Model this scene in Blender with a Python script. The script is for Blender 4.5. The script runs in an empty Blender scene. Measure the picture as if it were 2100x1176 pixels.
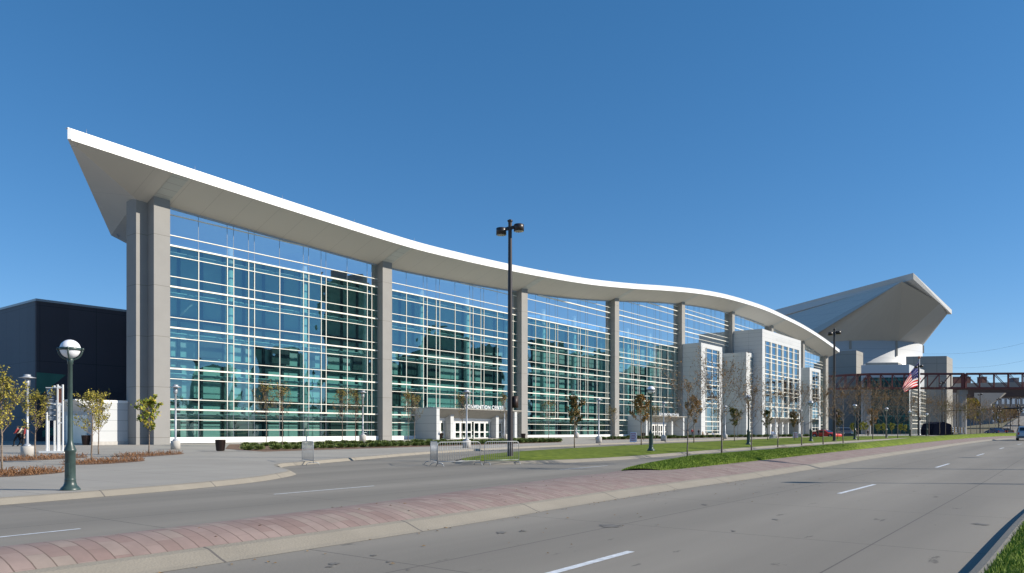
import bpy, bmesh, math, random
from mathutils import Vector, Matrix, noise
from mathutils.geometry import tessellate_polygon
R = math.radians
random.seed(7)
scene = bpy.context.scene
C = scene.collection
EYE = 1.65; F = 1540.0; HZ = 885.0
# ------------------------------------------------------------------ camera, sky, sun, exposure
cam_d = bpy.data.cameras.new('camera'); cam = bpy.data.objects.new('camera', cam_d); C.objects.link(cam)
cam.location = (0, 0, EYE); cam.rotation_euler = (R(90), 0, 0)
cam_d.sensor_width = 36; cam_d.lens = 36*F/2100; cam_d.shift_y = (HZ-588)/2100
cam_d.clip_start = .1; cam_d.clip_end = 6000
scene.camera = cam
SUN_EL = R(28); SUN_DIR = Vector((.993*math.cos(SUN_EL), -.115*math.cos(SUN_EL), math.sin(SUN_EL)))
world = bpy.data.worlds.new('World'); scene.world = world; world.use_nodes = True
wn = world.node_tree; wn.nodes.clear()
sky = wn.nodes.new('ShaderNodeTexSky'); sky.sky_type = 'NISHITA'; sky.sun_disc = False
sky.sun_elevation = SUN_EL; sky.sun_rotation = math.atan2(SUN_DIR.x, SUN_DIR.y)
sky.altitude = 300; sky.air_density = .75; sky.dust_density = .02; sky.ozone_density = 6.0
bg = wn.nodes.new('ShaderNodeBackground'); bg.inputs[1].default_value = .170
wo = wn.nodes.new('ShaderNodeOutputWorld')
hs = wn.nodes.new('ShaderNodeHueSaturation'); hs.inputs['Saturation'].default_value = 1.19; hs.inputs['Hue'].default_value = .5048
wn.links.new(sky.outputs[0], hs.inputs['Color']); gm_ = wn.nodes.new('ShaderNodeGamma'); gm_.inputs[1].default_value = .70; wn.links.new(hs.outputs[0], gm_.inputs[0]); wn.links.new(gm_.outputs[0], bg.inputs[0]); wn.links.new(bg.outputs[0], wo.inputs[0])
sl = bpy.data.lights.new('sun', 'SUN'); sl.energy = 5.0; sl.angle = R(.53); sl.color = (1, .92, .80)
so = bpy.data.objects.new('sun', sl); C.objects.link(so)
so.rotation_euler = SUN_DIR.to_track_quat('Z', 'Y').to_euler(); so.location = (60, -10, 60)
scene.view_settings.view_transform = 'Standard'; scene.view_settings.look = 'None'
scene.view_settings.exposure = .38; scene.view_settings.gamma = 1
scene.render.engine = 'CYCLES'

# ------------------------------------------------------------------ helpers
def tag(o, label=None, cat=None, group=None, kind=None):
    if label: o['label'] = label
    if cat: o['category'] = cat
    if group: o['group'] = group
    if kind: o['kind'] = kind
    return o
def empty(name, loc=(0, 0, 0), rz=0, parent=None):
    o = bpy.data.objects.new(name, None); C.objects.link(o); o.location = loc; o.rotation_euler = (0, 0, rz)
    o.empty_display_size = .2
    if parent: o.parent = parent
    return o
def copy_tree(o, parent=None):
    c = o.copy(); C.objects.link(c)
    if parent: c.parent = parent
    for ch in o.children: copy_tree(ch, c)
    return c
class MB:
    def __init__(s): s.v = []; s.f = []; s.m = []; s.mi = 0; s.sm = []; s.smooth = False; s.uv = None
    def add(s, vs, fs):
        b = len(s.v); s.v += [tuple(v) for v in vs]
        for f in fs: s.f.append(tuple(i+b for i in f)); s.m.append(s.mi); s.sm.append(s.smooth)
        return s
    def box(s, x0, x1, y0, y1, z0, z1):
        return s.add([(x0,y0,z0),(x1,y0,z0),(x1,y1,z0),(x0,y1,z0),(x0,y0,z1),(x1,y0,z1),(x1,y1,z1),(x0,y1,z1)],
                     [(0,3,2,1),(4,5,6,7),(0,1,5,4),(1,2,6,5),(2,3,7,6),(3,0,4,7)])
    def bar(s, p, q, w, d=None):
        p = Vector(p); q = Vector(q); d = d or w; a = (q-p).normalized()
        up = Vector((0, 0, 1)) if abs(a.z) < .95 else Vector((0, 1, 0))
        x = a.cross(up).normalized(); y = x.cross(a)
        vs = [e+x*(i*w/2)+y*(j*d/2) for e in (p, q) for i, j in ((-1,-1),(1,-1),(1,1),(-1,1))]
        return s.add(vs, [(0,3,2,1),(4,5,6,7),(0,1,5,4),(1,2,6,5),(2,3,7,6),(3,0,4,7)])
    def tube(s, pts, rs, n=8, cap=True):
        pts = [Vector(p) for p in pts]
        if not isinstance(rs, (list, tuple)): rs = [rs]*len(pts)
        vs = []; fs = []; x = None
        for i, p in enumerate(pts):
            a = (pts[min(i+1, len(pts)-1)]-pts[max(i-1, 0)]).normalized()
            if x is None:
                up = Vector((0, 0, 1)) if abs(a.z) < .9 else Vector((1, 0, 0)); x = a.cross(up).normalized()
            else: x = (x-a*x.dot(a)).normalized()
            y = a.cross(x)
            for k in range(n):
                t = 2*math.pi*k/n; vs.append(p+(x*math.cos(t)+y*math.sin(t))*rs[i])
        for i in range(len(pts)-1):
            for k in range(n): fs.append((i*n+k, i*n+(k+1)%n, (i+1)*n+(k+1)%n, (i+1)*n+k))
        if cap: fs.append(tuple(range(n-1, -1, -1))); fs.append(tuple((len(pts)-1)*n+k for k in range(n)))
        sm = s.smooth; s.smooth = True; s.add(vs, fs); s.smooth = sm
        return s
    def lathe(s, prof, n=20, c=(0, 0, 0)):
        vs = [(c[0]+r*math.cos(2*math.pi*k/n), c[1]+r*math.sin(2*math.pi*k/n), c[2]+z) for r, z in prof for k in range(n)]
        fs = [(i*n+k, i*n+(k+1)%n, (i+1)*n+(k+1)%n, (i+1)*n+k) for i in range(len(prof)-1) for k in range(n)]
        fs.append(tuple(range(n-1, -1, -1))); fs.append(tuple((len(prof)-1)*n+k for k in range(n)))
        sm = s.smooth; s.smooth = True; s.add(vs, fs); s.smooth = sm
        return s
    def prism(s, poly, z0, z1):      # poly ccw in xy
        n = len(poly)
        return s.add([(x, y, z0) for x, y in poly]+[(x, y, z1) for x, y in poly],
              [tuple(range(n-1, -1, -1)), tuple(range(n, 2*n))]+[(i, (i+1)%n, (i+1)%n+n, i+n) for i in range(n)])
    def extr(s, poly, y0, y1):       # poly in xz extruded along y
        n = len(poly)
        return s.add([(x, y0, z) for x, z in poly]+[(x, y1, z) for x, z in poly],
              [tuple(range(n)), tuple(range(2*n-1, n-1, -1))]+[(i, i+n, (i+1)%n+n, (i+1)%n) for i in range(n)])
    def extx(s, poly, x0, x1):       # poly in yz extruded along x
        n = len(poly)
        return s.add([(x0, y, z) for y, z in poly]+[(x1, y, z) for y, z in poly],
              [tuple(range(n-1, -1, -1)), tuple(range(n, 2*n))]+[(i, (i+1)%n, (i+1)%n+n, i+n) for i in range(n)])
    def build(s, name, mats, parent=None, loc=(0, 0, 0), rz=0, fix=True):
        me = bpy.data.meshes.new(name); me.from_pydata(s.v, [], s.f)
        if not isinstance(mats, (list, tuple)): mats = [mats]
        for m in mats: me.materials.append(m)
        me.polygons.foreach_set('material_index', s.m); me.polygons.foreach_set('use_smooth', s.sm)
        if s.uv:
            ul = me.uv_layers.new(name='UVMap')
            for li, l in enumerate(me.loops): ul.data[li].uv = s.uv[l.vertex_index]
        me.update()
        if fix:
            bm = bmesh.new(); bm.from_mesh(me); bmesh.ops.recalc_face_normals(bm, faces=bm.faces); bm.to_mesh(me); bm.free()
        o = bpy.data.objects.new(name, me); C.objects.link(o); o.location = loc; o.rotation_euler = (0, 0, rz)
        if parent: o.parent = parent
        return o
# ------------------------------------------------------------------ materials
M = {}
def nt(name):
    m = bpy.data.materials.new(name); m.use_nodes = True; t = m.node_tree
    return m, t, t.nodes, t.links, t.nodes['Principled BSDF']
def mat(name, col, rough=.6, metal=0, var=0., scale=3., bump=0., bscale=40., spec=.5, col2=None, detail=4, coord='Object', stretch=None, rot=0):
    m, t, N, L, b = nt(name)
    b.inputs['Base Color'].default_value = (*col, 1); b.inputs['Roughness'].default_value = rough
    b.inputs['Metallic'].default_value = metal; b.inputs['Specular IOR Level'].default_value = spec
    tc = N.new('ShaderNodeTexCoord'); src = tc.outputs[coord]
    if stretch:
        mp = N.new('ShaderNodeMapping'); mp.inputs['Scale'].default_value = stretch; mp.inputs['Rotation'].default_value = (0, 0, rot)
        mp.vector_type = 'POINT'
        r0 = N.new('ShaderNodeMapping'); r0.inputs['Rotation'].default_value = (0, 0, rot)
        L.new(src, r0.inputs[0]); mp.inputs['Rotation'].default_value = (0, 0, 0); L.new(r0.outputs[0], mp.inputs[0]); src2 = mp.outputs[0]
    else: src2 = src
    if var or col2:
        n = N.new('ShaderNodeTexNoise'); n.inputs['Scale'].default_value = scale; n.inputs['Detail'].default_value = detail
        L.new(src2, n.inputs[0]); r = N.new('ShaderNodeValToRGB'); L.new(n.outputs[0], r.inputs[0])
        a = col2 or tuple(c*(1-var) for c in col); c2 = col if col2 else tuple(min(1, c*(1+var)) for c in col)
        r.color_ramp.elements[0].position = .35; r.color_ramp.elements[1].position = .65
        r.color_ramp.elements[0].color = (*a, 1); r.color_ramp.elements[1].color = (*c2, 1)
        L.new(r.outputs[0], b.inputs['Base Color'])
    if bump:
        n = N.new('ShaderNodeTexNoise'); n.inputs['Scale'].default_value = bscale; n.inputs['Detail'].default_value = 3; L.new(src, n.inputs[0])
        bp = N.new('ShaderNodeBump'); bp.inputs['Strength'].default_value = bump; bp.inputs['Distance'].default_value = .02
        L.new(n.outputs[0], bp.inputs['Height']); L.new(bp.outputs[0], b.inputs['Normal'])
    M[name] = m
    return m
def math_n(t, op, a, b=None, c=None):
    n = t.nodes.new('ShaderNodeMath'); n.operation = op
    for i, v in enumerate((a, b, c)):
        if v is None: continue
        if isinstance(v, (int, float)): n.inputs[i].default_value = v
        else: t.links.new(v, n.inputs[i])
    return n.outputs[0]
def mixc(t, f, a, b, mode='MIX'):
    n = t.nodes.new('ShaderNodeMix'); n.data_type = 'RGBA'; n.blend_type = mode
    for k, v in ((0, f), (6, a), (7, b)):
        if isinstance(v, (int, float)): n.inputs[k].default_value = v
        elif isinstance(v, tuple): n.inputs[k].default_value = (*v, 1)
        else: t.links.new(v, n.inputs[k])
    return n.outputs[2]
def lines_mat(name, col, jcol, jx=None, jy=None, jz=None, wd=.03, rough=.6, rot=0, var=.06, nscale=.6, stretch=(1, 1, 1), bump=0, spots=0, metal=0, off=(0, 0, 0), panelvar=0., fine=0., coord='Object', band=None):
    """surface with thin joints every jx/jy/jz metres in (rotated) object space, blotchy variation"""
    m, t, N, L, b = nt(name)
    tc = N.new('ShaderNodeTexCoord'); mp = N.new('ShaderNodeMapping'); mp.inputs['Rotation'].default_value = (0, 0, rot)
    L.new(tc.outputs[coord], mp.inputs[0])
    sp = N.new('ShaderNodeSeparateXYZ'); L.new(mp.outputs[0], sp.inputs[0])
    mask = None; cells = []
    for i, j in enumerate((jx, jy, jz)):
        if not j: continue
        q = math_n(t, 'DIVIDE', math_n(t, 'ADD', sp.outputs[i], off[i]+1000*j), j)
        fr = math_n(t, 'FRACT', q); cells.append(math_n(t, 'FLOOR', q))
        d = math_n(t, 'LESS_THAN', math_n(t, 'ABSOLUTE', math_n(t, 'SUBTRACT', fr, .5)), wd/j/2)
        mask = d if mask is None else math_n(t, 'MAXIMUM', mask, d)
    ms = N.new('ShaderNodeMapping'); ms.inputs['Scale'].default_value = stretch; L.new(mp.outputs[0], ms.inputs[0])
    n = N.new('ShaderNodeTexNoise'); n.inputs['Scale'].default_value = nscale; n.inputs['Detail'].default_value = 5; L.new(ms.outputs[0], n.inputs[0])
    k = math_n(t, 'MULTIPLY_ADD', math_n(t, 'SUBTRACT', n.outputs[0], .5), var*4, 1.0)
    if fine:
        n2 = N.new('ShaderNodeTexNoise'); n2.inputs['Scale'].default_value = 45; n2.inputs['Detail'].default_value = 2; L.new(tc.outputs[coord], n2.inputs[0])
        k = math_n(t, 'MULTIPLY', k, math_n(t, 'MULTIPLY_ADD', math_n(t, 'SUBTRACT', n2.outputs[0], .5), fine*4, 1.0))
    if panelvar and cells:
        wn_ = N.new('ShaderNodeTexWhiteNoise'); wn_.noise_dimensions = '2D'
        cb = N.new('ShaderNodeCombineXYZ'); L.new(cells[0], cb.inputs[0])
        if len(cells) > 1: L.new(cells[1], cb.inputs[1])
        L.new(cb.outputs[0], wn_.inputs[0])
        k = math_n(t, 'MULTIPLY', k, math_n(t, 'MULTIPLY_ADD', math_n(t, 'SUBTRACT', wn_.outputs[0], .5), panelvar*2, 1.0))
    if band:  # wheel-worn lanes: period, depth, offset along y
        q = math_n(t, 'MULTIPLY', math_n(t, 'ADD', sp.outputs[1], band[2]), 2*math.pi/band[0])
        k = math_n(t, 'MULTIPLY', k, math_n(t, 'MULTIPLY_ADD', math_n(t, 'SINE', q), band[1], 1.0))
    cc = mixc(t, 1.0, col, (1, 1, 1), 'MULTIPLY')
    cm = N.new('ShaderNodeVectorMath'); cm.operation = 'SCALE'; cm.inputs[0].default_value = col; L.new(k, cm.inputs[3])
    outc = cm.outputs[0]
    if spots:
        v = N.new('ShaderNodeTexNoise'); v.inputs['Scale'].default_value = 1.7; v.inputs['Detail'].default_value = 6; v.inputs['Roughness'].default_value = .62
        mv = N.new('ShaderNodeMapping'); mv.inputs['Scale'].default_value = (.45, 1.3, 1); L.new(mp.outputs[0], mv.inputs[0]); L.new(mv.outputs[0], v.inputs[0])
        sm_ = N.new('ShaderNodeMapRange'); sm_.inputs['From Min'].default_value = .66; sm_.inputs['From Max'].default_value = .70; L.new(v.outputs[0], sm_.inputs['Value'])
        outc = mixc(t, math_n(t, 'MULTIPLY', sm_.outputs[0], spots), outc, tuple(c*.45 for c in col))
    if mask is not None: outc = mixc(t, mask, outc, jcol)
    L.new(outc, b.inputs['Base Color']); b.inputs['Roughness'].default_value = rough; b.inputs['Metallic'].default_value = metal
    if bump:
        nb = N.new('ShaderNodeTexNoise'); nb.inputs['Scale'].default_value = 30; nb.inputs['Detail'].default_value = 4; L.new(tc.outputs[coord], nb.inputs[0])
        bp = N.new('ShaderNodeBump'); bp.inputs['Strength'].default_value = bump; bp.inputs['Distance'].default_value = .02
        L.new(nb.outputs[0], bp.inputs['Height']); L.new(bp.outputs[0], b.inputs['Normal'])
    M[name] = m
    return m
def glass(name, refl, refl_tint, trans_tint, wob=.015, wscale=.35, ior=2.1):
    m, t, N, L, b = nt(name); N.remove(b); out = N['Material Output']
    g = N.new('ShaderNodeBsdfGlossy'); g.inputs['Roughness'].default_value = .0; g.inputs['Color'].default_value = (*refl_tint, 1)
    tr = N.new('ShaderNodeBsdfTransparent'); tr.inputs['Color'].default_value = (*trans_tint, 1)
    lw = N.new('ShaderNodeLayerWeight'); lw.inputs['Blend'].default_value = .5
    tc = N.new('ShaderNodeTexCoord'); n = N.new('ShaderNodeTexNoise'); n.inputs['Scale'].default_value = wscale; n.inputs['Detail'].default_value = 1
    L.new(tc.outputs['Object'], n.inputs[0]); bp = N.new('ShaderNodeBump'); bp.inputs['Strength'].default_value = 1; bp.inputs['Distance'].default_value = wob
    L.new(n.outputs[0], bp.inputs['Height']); L.new(bp.outputs[0], g.inputs['Normal'])
    f = math_n(t, 'MULTIPLY_ADD', math_n(t, 'POWER', lw.outputs['Facing'], 2.5), (1-refl)*.9, refl)
    mx = N.new('ShaderNodeMixShader'); L.new(f, mx.inputs[0]); L.new(tr.outputs[0], mx.inputs[1]); L.new(g.outputs[0], mx.inputs[2])
    L.new(mx.outputs[0], out.inputs[0]); M[name] = m
    return m
ROADROT = -math.atan2(.80, .60)
mat('white_metal', (.82, .82, .80), .35, 0, var=.03, scale=.3)
lines_mat('fascia_white', (.86, .86, .85), (.60, .60, .60), jx=9.14, wd=.05, rough=.3, var=.015, nscale=.2)
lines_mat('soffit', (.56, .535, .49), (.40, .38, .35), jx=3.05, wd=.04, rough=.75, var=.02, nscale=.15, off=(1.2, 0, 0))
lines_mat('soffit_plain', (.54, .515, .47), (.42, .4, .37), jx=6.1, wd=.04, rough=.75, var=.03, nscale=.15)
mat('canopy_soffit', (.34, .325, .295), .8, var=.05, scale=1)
lines_mat('soffit_panel', (.46, .48, .46), (.3, .3, .3), jy=.85, wd=.05, rough=.5, var=.04)
lines_mat('precast', (.268, .262, .250), (.17, .16, .145), jz=4.57, wd=.045, rough=.85, var=.05, nscale=.7, fine=.05, off=(0, 0, 1.2))
lines_mat('panel_white', (.50, .515, .52), (.28, .30, .31), jz=.946, jx=6.4, jy=6.4, wd=.04, rough=.6, var=.02, nscale=.3, off=(.3, .4, -.26))
mat('frame_white', (.80, .77, .68), .35, var=.03, scale=.5)
mat('frame_thin', (.17, .20, .24), .35)
mat('sill_white', (.80, .80, .79), .45, var=.03, scale=.4)
glass('glass_lower', .26, (.52, .74, .82), (.40, .65, .645), wob=.014, wscale=.45, ior=1.6)
glass('glass_upper', .58, (.95, .98, 1.0), (.8, .95, 1.0), wob=.008, wscale=.3, ior=2.3)
glass('glass_base', .10, (.75, .85, .86), (.45, .56, .54), wob=.012, wscale=.5, ior=1.6)
glass('glass_box', .30, (.62, .80, .92), (.2, .42, .46), wob=.012, wscale=.4, ior=2.1)
glass('glass_door', .12, (.7, .8, .8), (.35, .45, .43), wob=.01, ior=1.6)
mat('int_white', (.75, .82, .80), .6, var=.05, scale=.4)
mat('int_wall', (.62, .74, .70), .7, var=.12, scale=.15)
mat('int_dark', (.06, .08, .08), .7)
mat('int_floor', (.28, .31, .30), .4, var=.1, scale=.4)
mat('roof_top', (.62, .62, .60), .6, var=.05, scale=.1)
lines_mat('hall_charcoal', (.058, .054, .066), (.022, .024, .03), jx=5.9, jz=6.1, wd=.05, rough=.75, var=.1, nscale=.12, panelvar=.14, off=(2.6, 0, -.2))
lines_mat('hall_charcoal_skylit', (.105, .125, .15), (.07, .085, .10), jy=3.9, jz=6.1, wd=.05, rough=.75, var=.05, nscale=.12, panelvar=.06, off=(0, 1.2, -.2))  # lighter, bluer copy of the wall tone; sky light is put into the colour
mat('hall_cap', (.30, .36, .40), .4)
mat('wall_green', (.045, .16, .12), .6, var=.2, scale=.3)
lines_mat('arena_tile', (.62, .565, .50), (.5, .46, .42), jx=6, jy=6, jz=3, wd=.15, rough=.9, var=.02, nscale=.05)
lines_mat('arena_white', (.50, .52, .54), (.36, .38, .40), jz=4.0, wd=.16, rough=.45, var=.02, nscale=.05)
mat('arena_soffit', (.47, .445, .40), .8, var=.03, scale=.02)
mat('arena_fascia', (.52, .52, .51), .55, var=.03, scale=.05)
lines_mat('arena_block', (.29, .28, .255), (.22, .21, .19), jz=5, jx=8, wd=.2, rough=.85, var=.04, nscale=.08)
lines_mat('road_concrete', (.216, .198, .168), (.095, .086, .075), jx=5.2, jy=4.05, wd=.022, rough=.85, rot=ROADROT, var=.13, nscale=.5, stretch=(.12, 1.4, 1), bump=.12, spots=.8, fine=.035, off=(1.1, -.35, 0), band=(4.05, .09, .6))
lines_mat('plaza_concrete', (.33, .307, .268), (.20, .19, .175), jx=3.05, jy=3.05, wd=.03, rough=.85, rot=ROADROT, var=.07, nscale=.35, bump=.08, fine=.03, panelvar=.05)
lines_mat('kerb_concrete', (.262, .236, .192), (.12, .11, .10), jx=3.6, wd=.035, rough=.9, rot=ROADROT, var=.09, nscale=1.2, bump=.3, fine=.06)
mat('road_paint', (.62, .65, .68), .6, var=.18, scale=9, detail=6)
mat('grass_base', (.175, .220, .032), .95, col2=(.092, .135, .020), scale=2.4, bump=.6, bscale=20, detail=9, spec=.1)
mat('grass_blade', (.20, .29, .035), .7, col2=(.12, .19, .025), scale=2.5, spec=.2)
mat('mulch', (.17, .10, .06), .95, var=.35, scale=14, bump=.9, bscale=30)
mat('earth', (.12, .10, .07), .95, var=.25, scale=.4)
mat('hill_brush', (.14, .13, .06), .95, col2=(.10, .085, .06), scale=.12, detail=8)
mat('far_ground', (.24, .235, .22), .95, var=.12, scale=.02)
mat('lamp_green', (.035, .062, .058), .38, var=.15, scale=6)
mat('lamp_globe', (.86, .86, .90), .22)
mat('pole_bronze', (.030, .022, .020), .38)
mat('pole_lens', (.45, .43, .38), .3)
mat('galv', (.36, .38, .40), .45, .4, var=.08, scale=5)
mat('silver_paint', (.40, .42, .45), .4, .2)
mat('bollard', (.46, .44, .41), .85, var=.08, scale=4, bump=.2)
mat('can_brown', (.035, .018, .014), .5)
mat('maroon', (.13, .028, .024), .5, var=.15, scale=.6)
mat('maroon_dark', (.04, .012, .014), .6)
mat('bark', (.20, .15, .11), .9, var=.3, scale=12)
mat('bark_grey', (.19, .155, .125), .9, var=.3, scale=12)
mat('leaf_brown', (.30, .165, .05), .8, col2=(.20, .14, .055), scale=4, spec=.2)
mat('leaf_orange', (.40, .20, .045), .8, col2=(.27, .17, .06), scale=4, spec=.2)
mat('leaf_yellow', (.48, .38, .06), .8, col2=(.30, .27, .05), scale=4, spec=.2)
mat('leaf_olive', (.26, .22, .05), .8, col2=(.14, .15, .035), scale=5, spec=.2)
mat('leaf_dark', (.12, .105, .035), .8, col2=(.065, .075, .028), scale=4, spec=.2)
mat('leaf_green', (.22, .28, .04), .8, col2=(.14, .18, .03), scale=4, spec=.2)
mat('juniper', (.24, .29, .09), .9, col2=(.12, .17, .055), scale=6, spec=.2)
mat('red_ground_cover', (.34, .18, .09), .9, col2=(.22, .115, .06), scale=9, spec=.2)
mat('black', (.012, .012, .014), .5); mat('dark_navy', (.008, .011, .024), .95, spec=.05)
mat('tyre', (.015, .015, .016), .85); mat('rim', (.42, .43, .45), .3, .7)
mat('car_glass', (.012, .016, .022), .05, spec=.8)
mat('car_red', (.60, .03, .02), .22); mat('car_silver', (.30, .38, .47), .28, .25); mat('car_dark', (.06, .065, .075), .22, .2)
mat('car_blue', (.03, .06, .16), .25); mat('car_white', (.6, .6, .6), .3); mat('lamp_red', (.4, .02, .015), .3); mat('headlight', (.8, .75, .65), .1)
mat('skin', (.42, .26, .19), .6); mat('hair', (.03, .02, .015), .7)
mat('cloth_red', (.28, .03, .03), .9); mat('cloth_black', (.015, .015, .018), .9); mat('cloth_blue', (.25, .33, .50), .9); mat('cloth_cream', (.52, .48, .36), .9)
mat('cloth_white', (.66, .68, .70), .9); mat('cloth_navy', (.03, .04, .09), .9); mat('cloth_grey', (.14, .14, .15), .9); mat('cloth_tan', (.35, .26, .17), .9)
mat('sign_slate', (.06, .075, .095), .4); mat('sign_grey', (.20, .23, .25), .4); mat('sign_copper', (.34, .12, .07), .5); mat('sign_blue', (.08, .30, .62), .4)
mat('sign_text', (.85, .86, .88), .5); mat('sign_red', (.35, .03, .05), .6); mat('sign_face', (.62, .66, .76), .5)
mat('brick_red', (.16, .07, .055), .9, var=.12, scale=.2)
mat('office_grey', (.13, .135, .15), .8); mat('win_pale', (.5, .56, .62), .3)
mat('office_tan', (.24, .215, .18), .85, var=.1, scale=.05); mat('office_dark', (.045, .05, .06), .5, var=.1, scale=.05)
mat('deck_grey', (.30, .29, .28), .9, var=.06, scale=.1); mat('deck_under', (.10, .07, .065), .9)
mat('wire', (.05, .05, .055), .6)

# ------------------------------------------------------------------ terrain
def h(Y): return max(0., min(.6, .0071*(Y-25)))
def G(px, py, o=0.):
    """point on the gently rising ground seen at a place of the photograph"""
    Y = 40.
    for _ in range(200): Y = .5*Y+.5*(EYE-h(Y)-o)*F/(py-HZ)
    return Vector(((px-1050)/F*Y, Y, h(Y)+o))
def at(px, Y, o=0.): return Vector(((px-1050)/F*Y, Y, h(Y)+o))
def sheet(name, poly, off, m, ys=(25, 109.507), xs=(), zf=None, kind='structure', uv=False):
    bm = bmesh.new()
    vs = [bm.verts.new((p[0], p[1], 0)) for p in poly]
    for tri in tessellate_polygon([[Vector((p[0], p[1], 0)) for p in poly]]):
        try: bm.faces.new([vs[i] for i in tri])
        except ValueError: pass
    for y in ys: bmesh.ops.bisect_plane(bm, geom=bm.verts[:]+bm.edges[:]+bm.faces[:], plane_co=(0, y, 0), plane_no=(0, 1, 0))
    for x in xs: bmesh.ops.bisect_plane(bm, geom=bm.verts[:]+bm.edges[:]+bm.faces[:], plane_co=(x, 0, 0), plane_no=(1, 0, 0))
    for v in bm.verts: v.co.z = h(v.co.y)+off+(zf(v.co.x, v.co.y) if zf else 0)
    bmesh.ops.recalc_face_normals(bm, faces=bm.faces)
    if bm.faces and sum(f.normal.z for f in bm.faces) < 0: bmesh.ops.reverse_faces(bm, faces=bm.faces)
    me = bpy.data.meshes.new(name); bm.to_mesh(me); bm.free(); me.materials.append(m)
    if zf: me.polygons.foreach_set('use_smooth', [True]*len(me.polygons))
    o = bpy.data.objects.new(name, me); C.objects.link(o); tag(o, kind=kind)
    return o
def resample(P, step):
    out = [Vector(P[0])]
    for a, b in zip(P, P[1:]):
        a = Vector(a); b = Vector(b); n = max(1, int((b-a).length/step))
        for i in range(1, n+1): out.append(a.lerp(b, i/n))
    return out
def catmull(P, step=.6):
    P = [Vector(p) for p in P]; out = []
    for i in range(len(P)-1):
        p0 = P[max(i-1, 0)]; p1 = P[i]; p2 = P[i+1]; p3 = P[min(i+2, len(P)-1)]
        n = max(2, int((p2-p1).length/step))
        for k in range(n):
            t = k/n
            out.append(.5*((2*p1)+(-p0+p2)*t+(2*p0-5*p1+4*p2-p3)*t*t+(-p0+3*p1-3*p2+p3)*t**3))
    out.append(P[-1]); return out
def normals(P):
    N_ = []
    for i in range(len(P)):
        d = (P[min(i+1, len(P)-1)]-P[max(i-1, 0)]).normalized(); N_.append(Vector((-d.y, d.x)))
    return N_
def strip(name, P, prof, m, kind='structure', uv=False):
    """profile [(lateral to the left, height above ground)] swept along 2D path P"""
    NN = normals(P); mb = MB(); vs = []; fs = []; mb.uv = [] if uv else None; s = 0
    for i, (p, q) in enumerate(zip(P, NN)):
        if i: s += (P[i]-P[i-1]).length
        pr = prof(s, p) if callable(prof) else prof; n = len(pr)
        for l, z in pr:
            x = p+q*l; vs.append((x.x, x.y, h(x.y)+z))
            if uv: mb.uv.append((s, l))
    for i in range(len(P)-1):
        for k in range(n-1): fs.append((i*n+k, (i+1)*n+k, (i+1)*n+k+1, i*n+k+1))
    mb.smooth = callable(prof); mb.add(vs, fs); o = mb.build(name, m, fix=False)
    me = o.data
    if sum(p.normal.z for p in me.polygons) < 0: me.flip_normals()
    return tag(o, kind=kind)
V2 = lambda *a: Vector(a)
MED = catmull([V2(-18, -9.5), V2(-10.5, .2), V2(-3.42, 9.7), V2(-.64, 13.52), V2(1.65, 16.94), V2(5.35, 22.1), V2(11.97, 30.71), V2(20.79, 42.68), V2(30.92, 56.02), V2(43.7, 73.0), V2(61.5, 95.5), V2(83, 119), V2(112, 145), V2(150, 172)], .5)
def wid(y): return 2.2 if y < 9 else 4.4 if y > 22 else 2.2+(y-9)/13*2.2
def ss(a, b, x):
    t = max(0, min(1, (x-a)/(b-a))); return t*t*(3-2*t)
sheet('ground', [(-1500, -600), (1500, -600), (1500, 3000), (-1500, 3000)], -.012, M['far_ground'])
sheet('road', [(-60, -40), (190, -40), (190, 215), (60, 215), (-60, 60)], 0, M['road_concrete'])
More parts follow.
